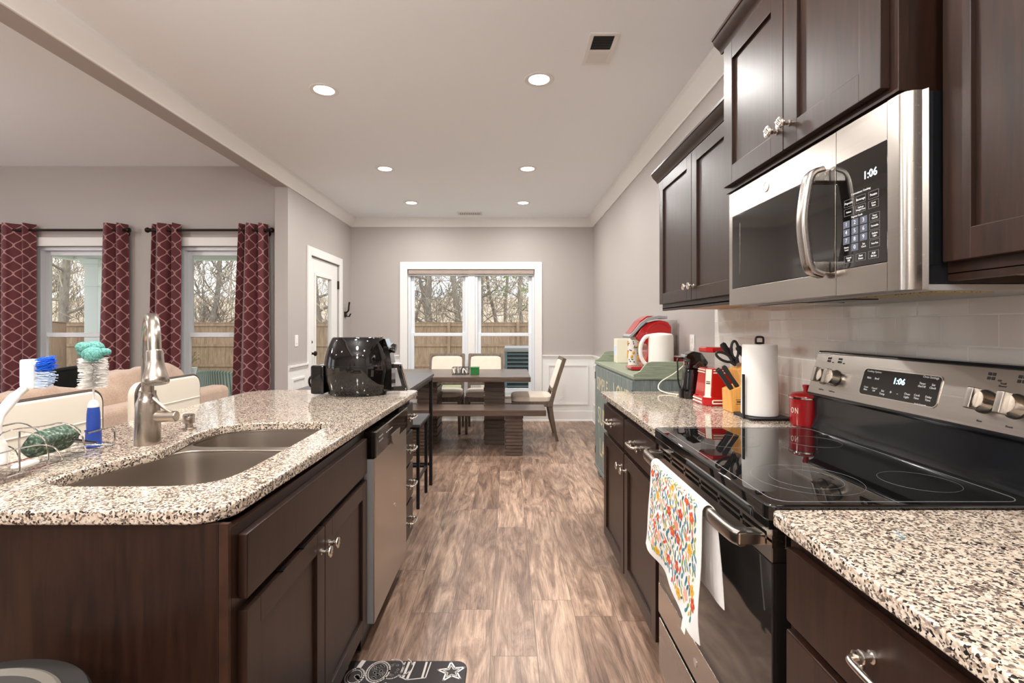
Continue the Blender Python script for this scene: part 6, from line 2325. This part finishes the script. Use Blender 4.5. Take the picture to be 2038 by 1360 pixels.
# air conditioner
ax0 = (1006 - CX) * 8.0 / F
t = thing('air_conditioner', 'grey green outdoor air conditioner by the dining window', 'air conditioner', (ax0 + .42, 8.4, GZ0))
B().box(ax0 - .05, ax0 + .9, 7.95, 8.9, GZ0 - .03, GZ0 + .03, .01).build('concrete_pad', M['concrete'], t)
B().box(ax0 + .03, ax0 + .79, 8.03, 8.79, GZ0 + .031, .86).build('coil', M['acdark'], t)
b = B()
for k in range(14):
    z = GZ0 + .08 + k * .066
    b.box(ax0, ax0 + .82, 8.0, 8.82, z, z + .022, .006)
b.build('louvres', M['acgreen'], t)
b = B()
for x in (ax0 + .005, ax0 + .815):
    for y in (8.005, 8.815):
        b.box(x - .02, x + .02, y - .02, y + .02, GZ0 + .031, .90, .005)
b.build('corner_posts', M['acgreen'], t)
B().box(ax0 - .02, ax0 + .84, 7.98, 8.84, .861, .935, .02).build('top_cover', M['greyplastic'], t)

# patio chairs and a potted plant
def wicker_chair(label, x, y, rz, m, s=1.0):
    t = thing('wicker_chair', label, 'chair')
    b = B()
    rings = []
    def fn(u, v):
        a = radians(200 - 220 * u)
        h = .42 + .52 * v * (0.55 + .45 * sin(pi * u) ** .6)
        r = .34 + .06 * v
        return (r * cos(a), r * sin(a) * .9, h)
    b.sheet(fn, 30, 12, .03)
    b.build('wicker_back', m, t)
    b = B()
    b.tube([fn(u / 30, 1.0) for u in range(31)], .032, 10)
    b.build('rolled_rim', m, t)
    B().puff((0, -.03, .40), (.34, .33, .07), 4, 30, 12).build('seat', m, t)
    for sx in (-1, 1):
        for sy in (-1, 1):
            B().cyl((sx * .27, sy * .25, 0.0008), (sx * .25, sy * .23, .38), .022, n=10).build('leg', m, t)
    t.location = (x, y, -.05)
    t.scale = (s, s, s)
    t.rotation_euler = (0, 0, rz)
    return t
p = at_y(150, 770, 6.1)
wicker_chair('dark wicker patio chair outside the left living room window', p.x, 6.1, radians(25), M['wicker'], .85)
p = at_y(452, 770, 6.3)
wicker_chair('weathered green wicker patio chair outside behind the sofa', p.x, 6.3, radians(170), M['wickerteal'], .82)
t = thing('potted_plant', 'pale pot of dried stems on the patio', 'plant', at_y(377, 745, 6.9))
p = at_y(376, 735, 6.9)
B().box(p.x - .3, p.x + .3, 6.7, 7.2, -.049, p.z - .13, .02).build('plant_stand', M['wicker'], t)
B().lathe([(0, 0), (.07, 0), (.10, .14), (.105, .15), (.09, .15), (0, .13)], (p.x, 6.9, p.z - .129), 24).build('pot', M['porch'], t)
b = B()
rn = random.Random(4)
for k in range(40):
    a, L = rn.uniform(0, 2 * pi), rn.uniform(.12, .26)
    e = Vector((cos(a) * rn.uniform(.03, .16), sin(a) * .1, L))
    c0 = Vector((p.x, 6.9, p.z + .005))
    b.tube([c0, c0 + e * .5 + Vector((0, 0, .03)), c0 + e], [.003, .0025, .002], 4)
    b.ball(c0 + e, .012, n=6)
b.build('dried_stems', M['sand'], t)

# trees
def branchy(b, p, d, L, r, depth, rn, spread=.55, up=.15, kids=3, minr=.004):
    n = 4
    pts, rs = [p.copy()], [r]
    q, dd = p.copy(), d.copy()
    for k in range(n):
        dd = (dd + Vector((rn.uniform(-1, 1), rn.uniform(-1, 1), rn.uniform(-.6, 1))) * .13 + Vector((0, 0, up * .15))).normalized()
        q = q + dd * (L / n)
        pts.append(q.copy())
        rs.append(max(minr, r * (1 - .45 * (k + 1) / n)))
    b.tube(pts, rs, 7 if r > .05 else 5 if r > .015 else 3)
    if depth <= 0: return
    for k in range(kids):
        f = rn.uniform(.35, 1.0)
        i = min(n - 1, int(f * n))
        base = pts[i].lerp(pts[i + 1], f * n - i)
        a = Vector((rn.uniform(-1, 1), rn.uniform(-1, 1), rn.uniform(-.5, 1))).normalized()
        nd = (dd * (1 - spread) + a * spread + Vector((0, 0, up))).normalized()
        branchy(b, base, nd, L * rn.uniform(.5, .75), max(minr, rs[i] * rn.uniform(.45, .65)), depth - 1, rn, spread, up, kids, minr)
def tree(u, Y, r, h, label, seed, lean=(0, 0), depth=4, low=.12, green=0, group='bare trees beyond the fence'):
    rn = random.Random(seed)
    x = (u - CX) * Y / F
    zb = -.42 + 5.2 * max(0, (Y - 18.5) / 40) ** 1.2 - .05
    t = thing('bare_tree', label, 'tree', (x, Y, zb), group=group)
    d = Vector((lean[0], lean[1], 1)).normalized()
    b = B()
    n = 8
    pts = [Vector((x, Y, zb)) + d * (h * k / n) + Vector((rn.uniform(-.06, .06), rn.uniform(-.06, .06), 0)) * (k > 0) for k in range(n + 1)]
    rs = [r * (1.15 if k == 0 else 1 - .6 * k / n) for k in range(n + 1)]
    b.tube(pts, rs, 10)
    b.build('trunk', M['bark'], t)
    b = B()
    for k in range(13):
        f = low + (1 - low) * k / 13
        i = min(n - 1, int(f * n))
        base = pts[i].lerp(pts[i + 1], f * n - i)
        a = rn.uniform(0, 2 * pi)
        branchy(b, base, Vector((cos(a), sin(a), rn.uniform(.0, .7))).normalized(), h * rn.uniform(.14, .28), rs[i] * rn.uniform(.22, .42), depth, rn, .5, .1, 3, .010)
    b.build('branches', M['bark'], t)
    if green:
        b = B()
        for k in range(green):
            f = rn.uniform(.15, .6)
            c = Vector((x, Y, zb + h * f)) + Vector((rn.uniform(-1.6, 1.6), rn.uniform(-1, 1), rn.uniform(-.3, .3)))
            for q in range(26):
                e = c + Vector((rn.uniform(-.55, .55), rn.uniform(-.4, .4), rn.uniform(-.22, .22)))
                b.prism([e, e + Vector((.10, 0, .03)), e + Vector((.17, .02, -.02)), e + Vector((.07, .01, -.05))], (0, .006, 0))
        b.build('needles', M['leaf'], t)
spots = [(856, 21, .17, 9.5, (-.03, 0), 0), (926, 24, .09, 9, (.06, 0), 3), (868, 23.0, .10, 8, (-.22, 0), 0), (920, 20.5, .15, 9, (-.10, 0), 0), (955, 21.5, .14, 9, (.03, 0), 0), (996, 23, .10, 8, (-.16, 0), 2), (1006, 26, .10, 9, (.02, 0), 0), (1040, 22, .11, 9, (-.03, 0), 4), (812, 26, .09, 8, (.3, 0), 0), (640, 22, .2, 9, (-.1, 0), 0)]
names_ = ['thick grey trunk at the left of the dining window view', 'slim grey trunk with green sprigs left of the window mullion', 'thin trunk leaning left beside the thickest one', 'grey trunk leaning left towards the window mullion', 'grey trunk just right of the window mullion', 'slim leaning trunk in the right half of the dining window', 'slender far trunk in the right half of the dining window', 'grey trunk with green sprigs at the right of the dining window', 'thin trunk leaning right at the left window edge', 'bare tree seen through the patio door glass']
for k, ((u, Y, r, h, ln_, gr), nm) in enumerate(zip(spots, names_)):
    tree(u, Y, r, h, nm, 20 + k, ln_, 3, .10, gr)
tree(415, 19.6, .13, 7, 'spreading bare tree behind the fence in the right living room window', 51, (.1, 0), 4, .05)
tree(372, 20.5, .12, 7, 'bare tree at the left side of the right living room window', 52, (-.1, 0), 4, .05)
tree(470, 21.5, .12, 7, 'bare tree partly behind the curtain nearest the dining room', 53, (.1, 0), 4, .05)
tree(120, 20, .2, 8, 'pale bare tree behind the fence in the left living room window', 54, (.05, 0), 4, .05)
tree(60, 22, .2, 8, 'bare tree partly behind the leftmost curtain', 55, (.05, 0), 4, .05)
# tangled brushwood on the slope behind
rn = random.Random(99)
b = B()
for k in range(2600):
    Y = rn.uniform(19.5, 40)
    u = rn.uniform(-60, 1120)
    x = (u - CX) * Y / F
    zb = -.42 + 5.2 * max(0, (Y - 18.5) / 40) ** 1.2
    L = rn.uniform(1.0, 4.0)
    a = rn.uniform(-.9, .9)
    p = Vector((x, Y, zb + rn.uniform(0, 4.0)))
    q = p + Vector((sin(a) * L, rn.uniform(-.4, .4), cos(a) * L * rn.choice([1, 1, .35])))
    md = (p + q) / 2 + Vector((rn.uniform(-.3, .3), 0, rn.uniform(-.2, .2)))
    r = rn.uniform(.008, .026)
    b.tube([p, md, q], [r, r * .8, r * .45], 3)
o = b.build('brushwood', M['twig'])
tag(o, 'pale tangle of bare brushwood on the slope beyond the fence', 'brushwood', kind='stuff')
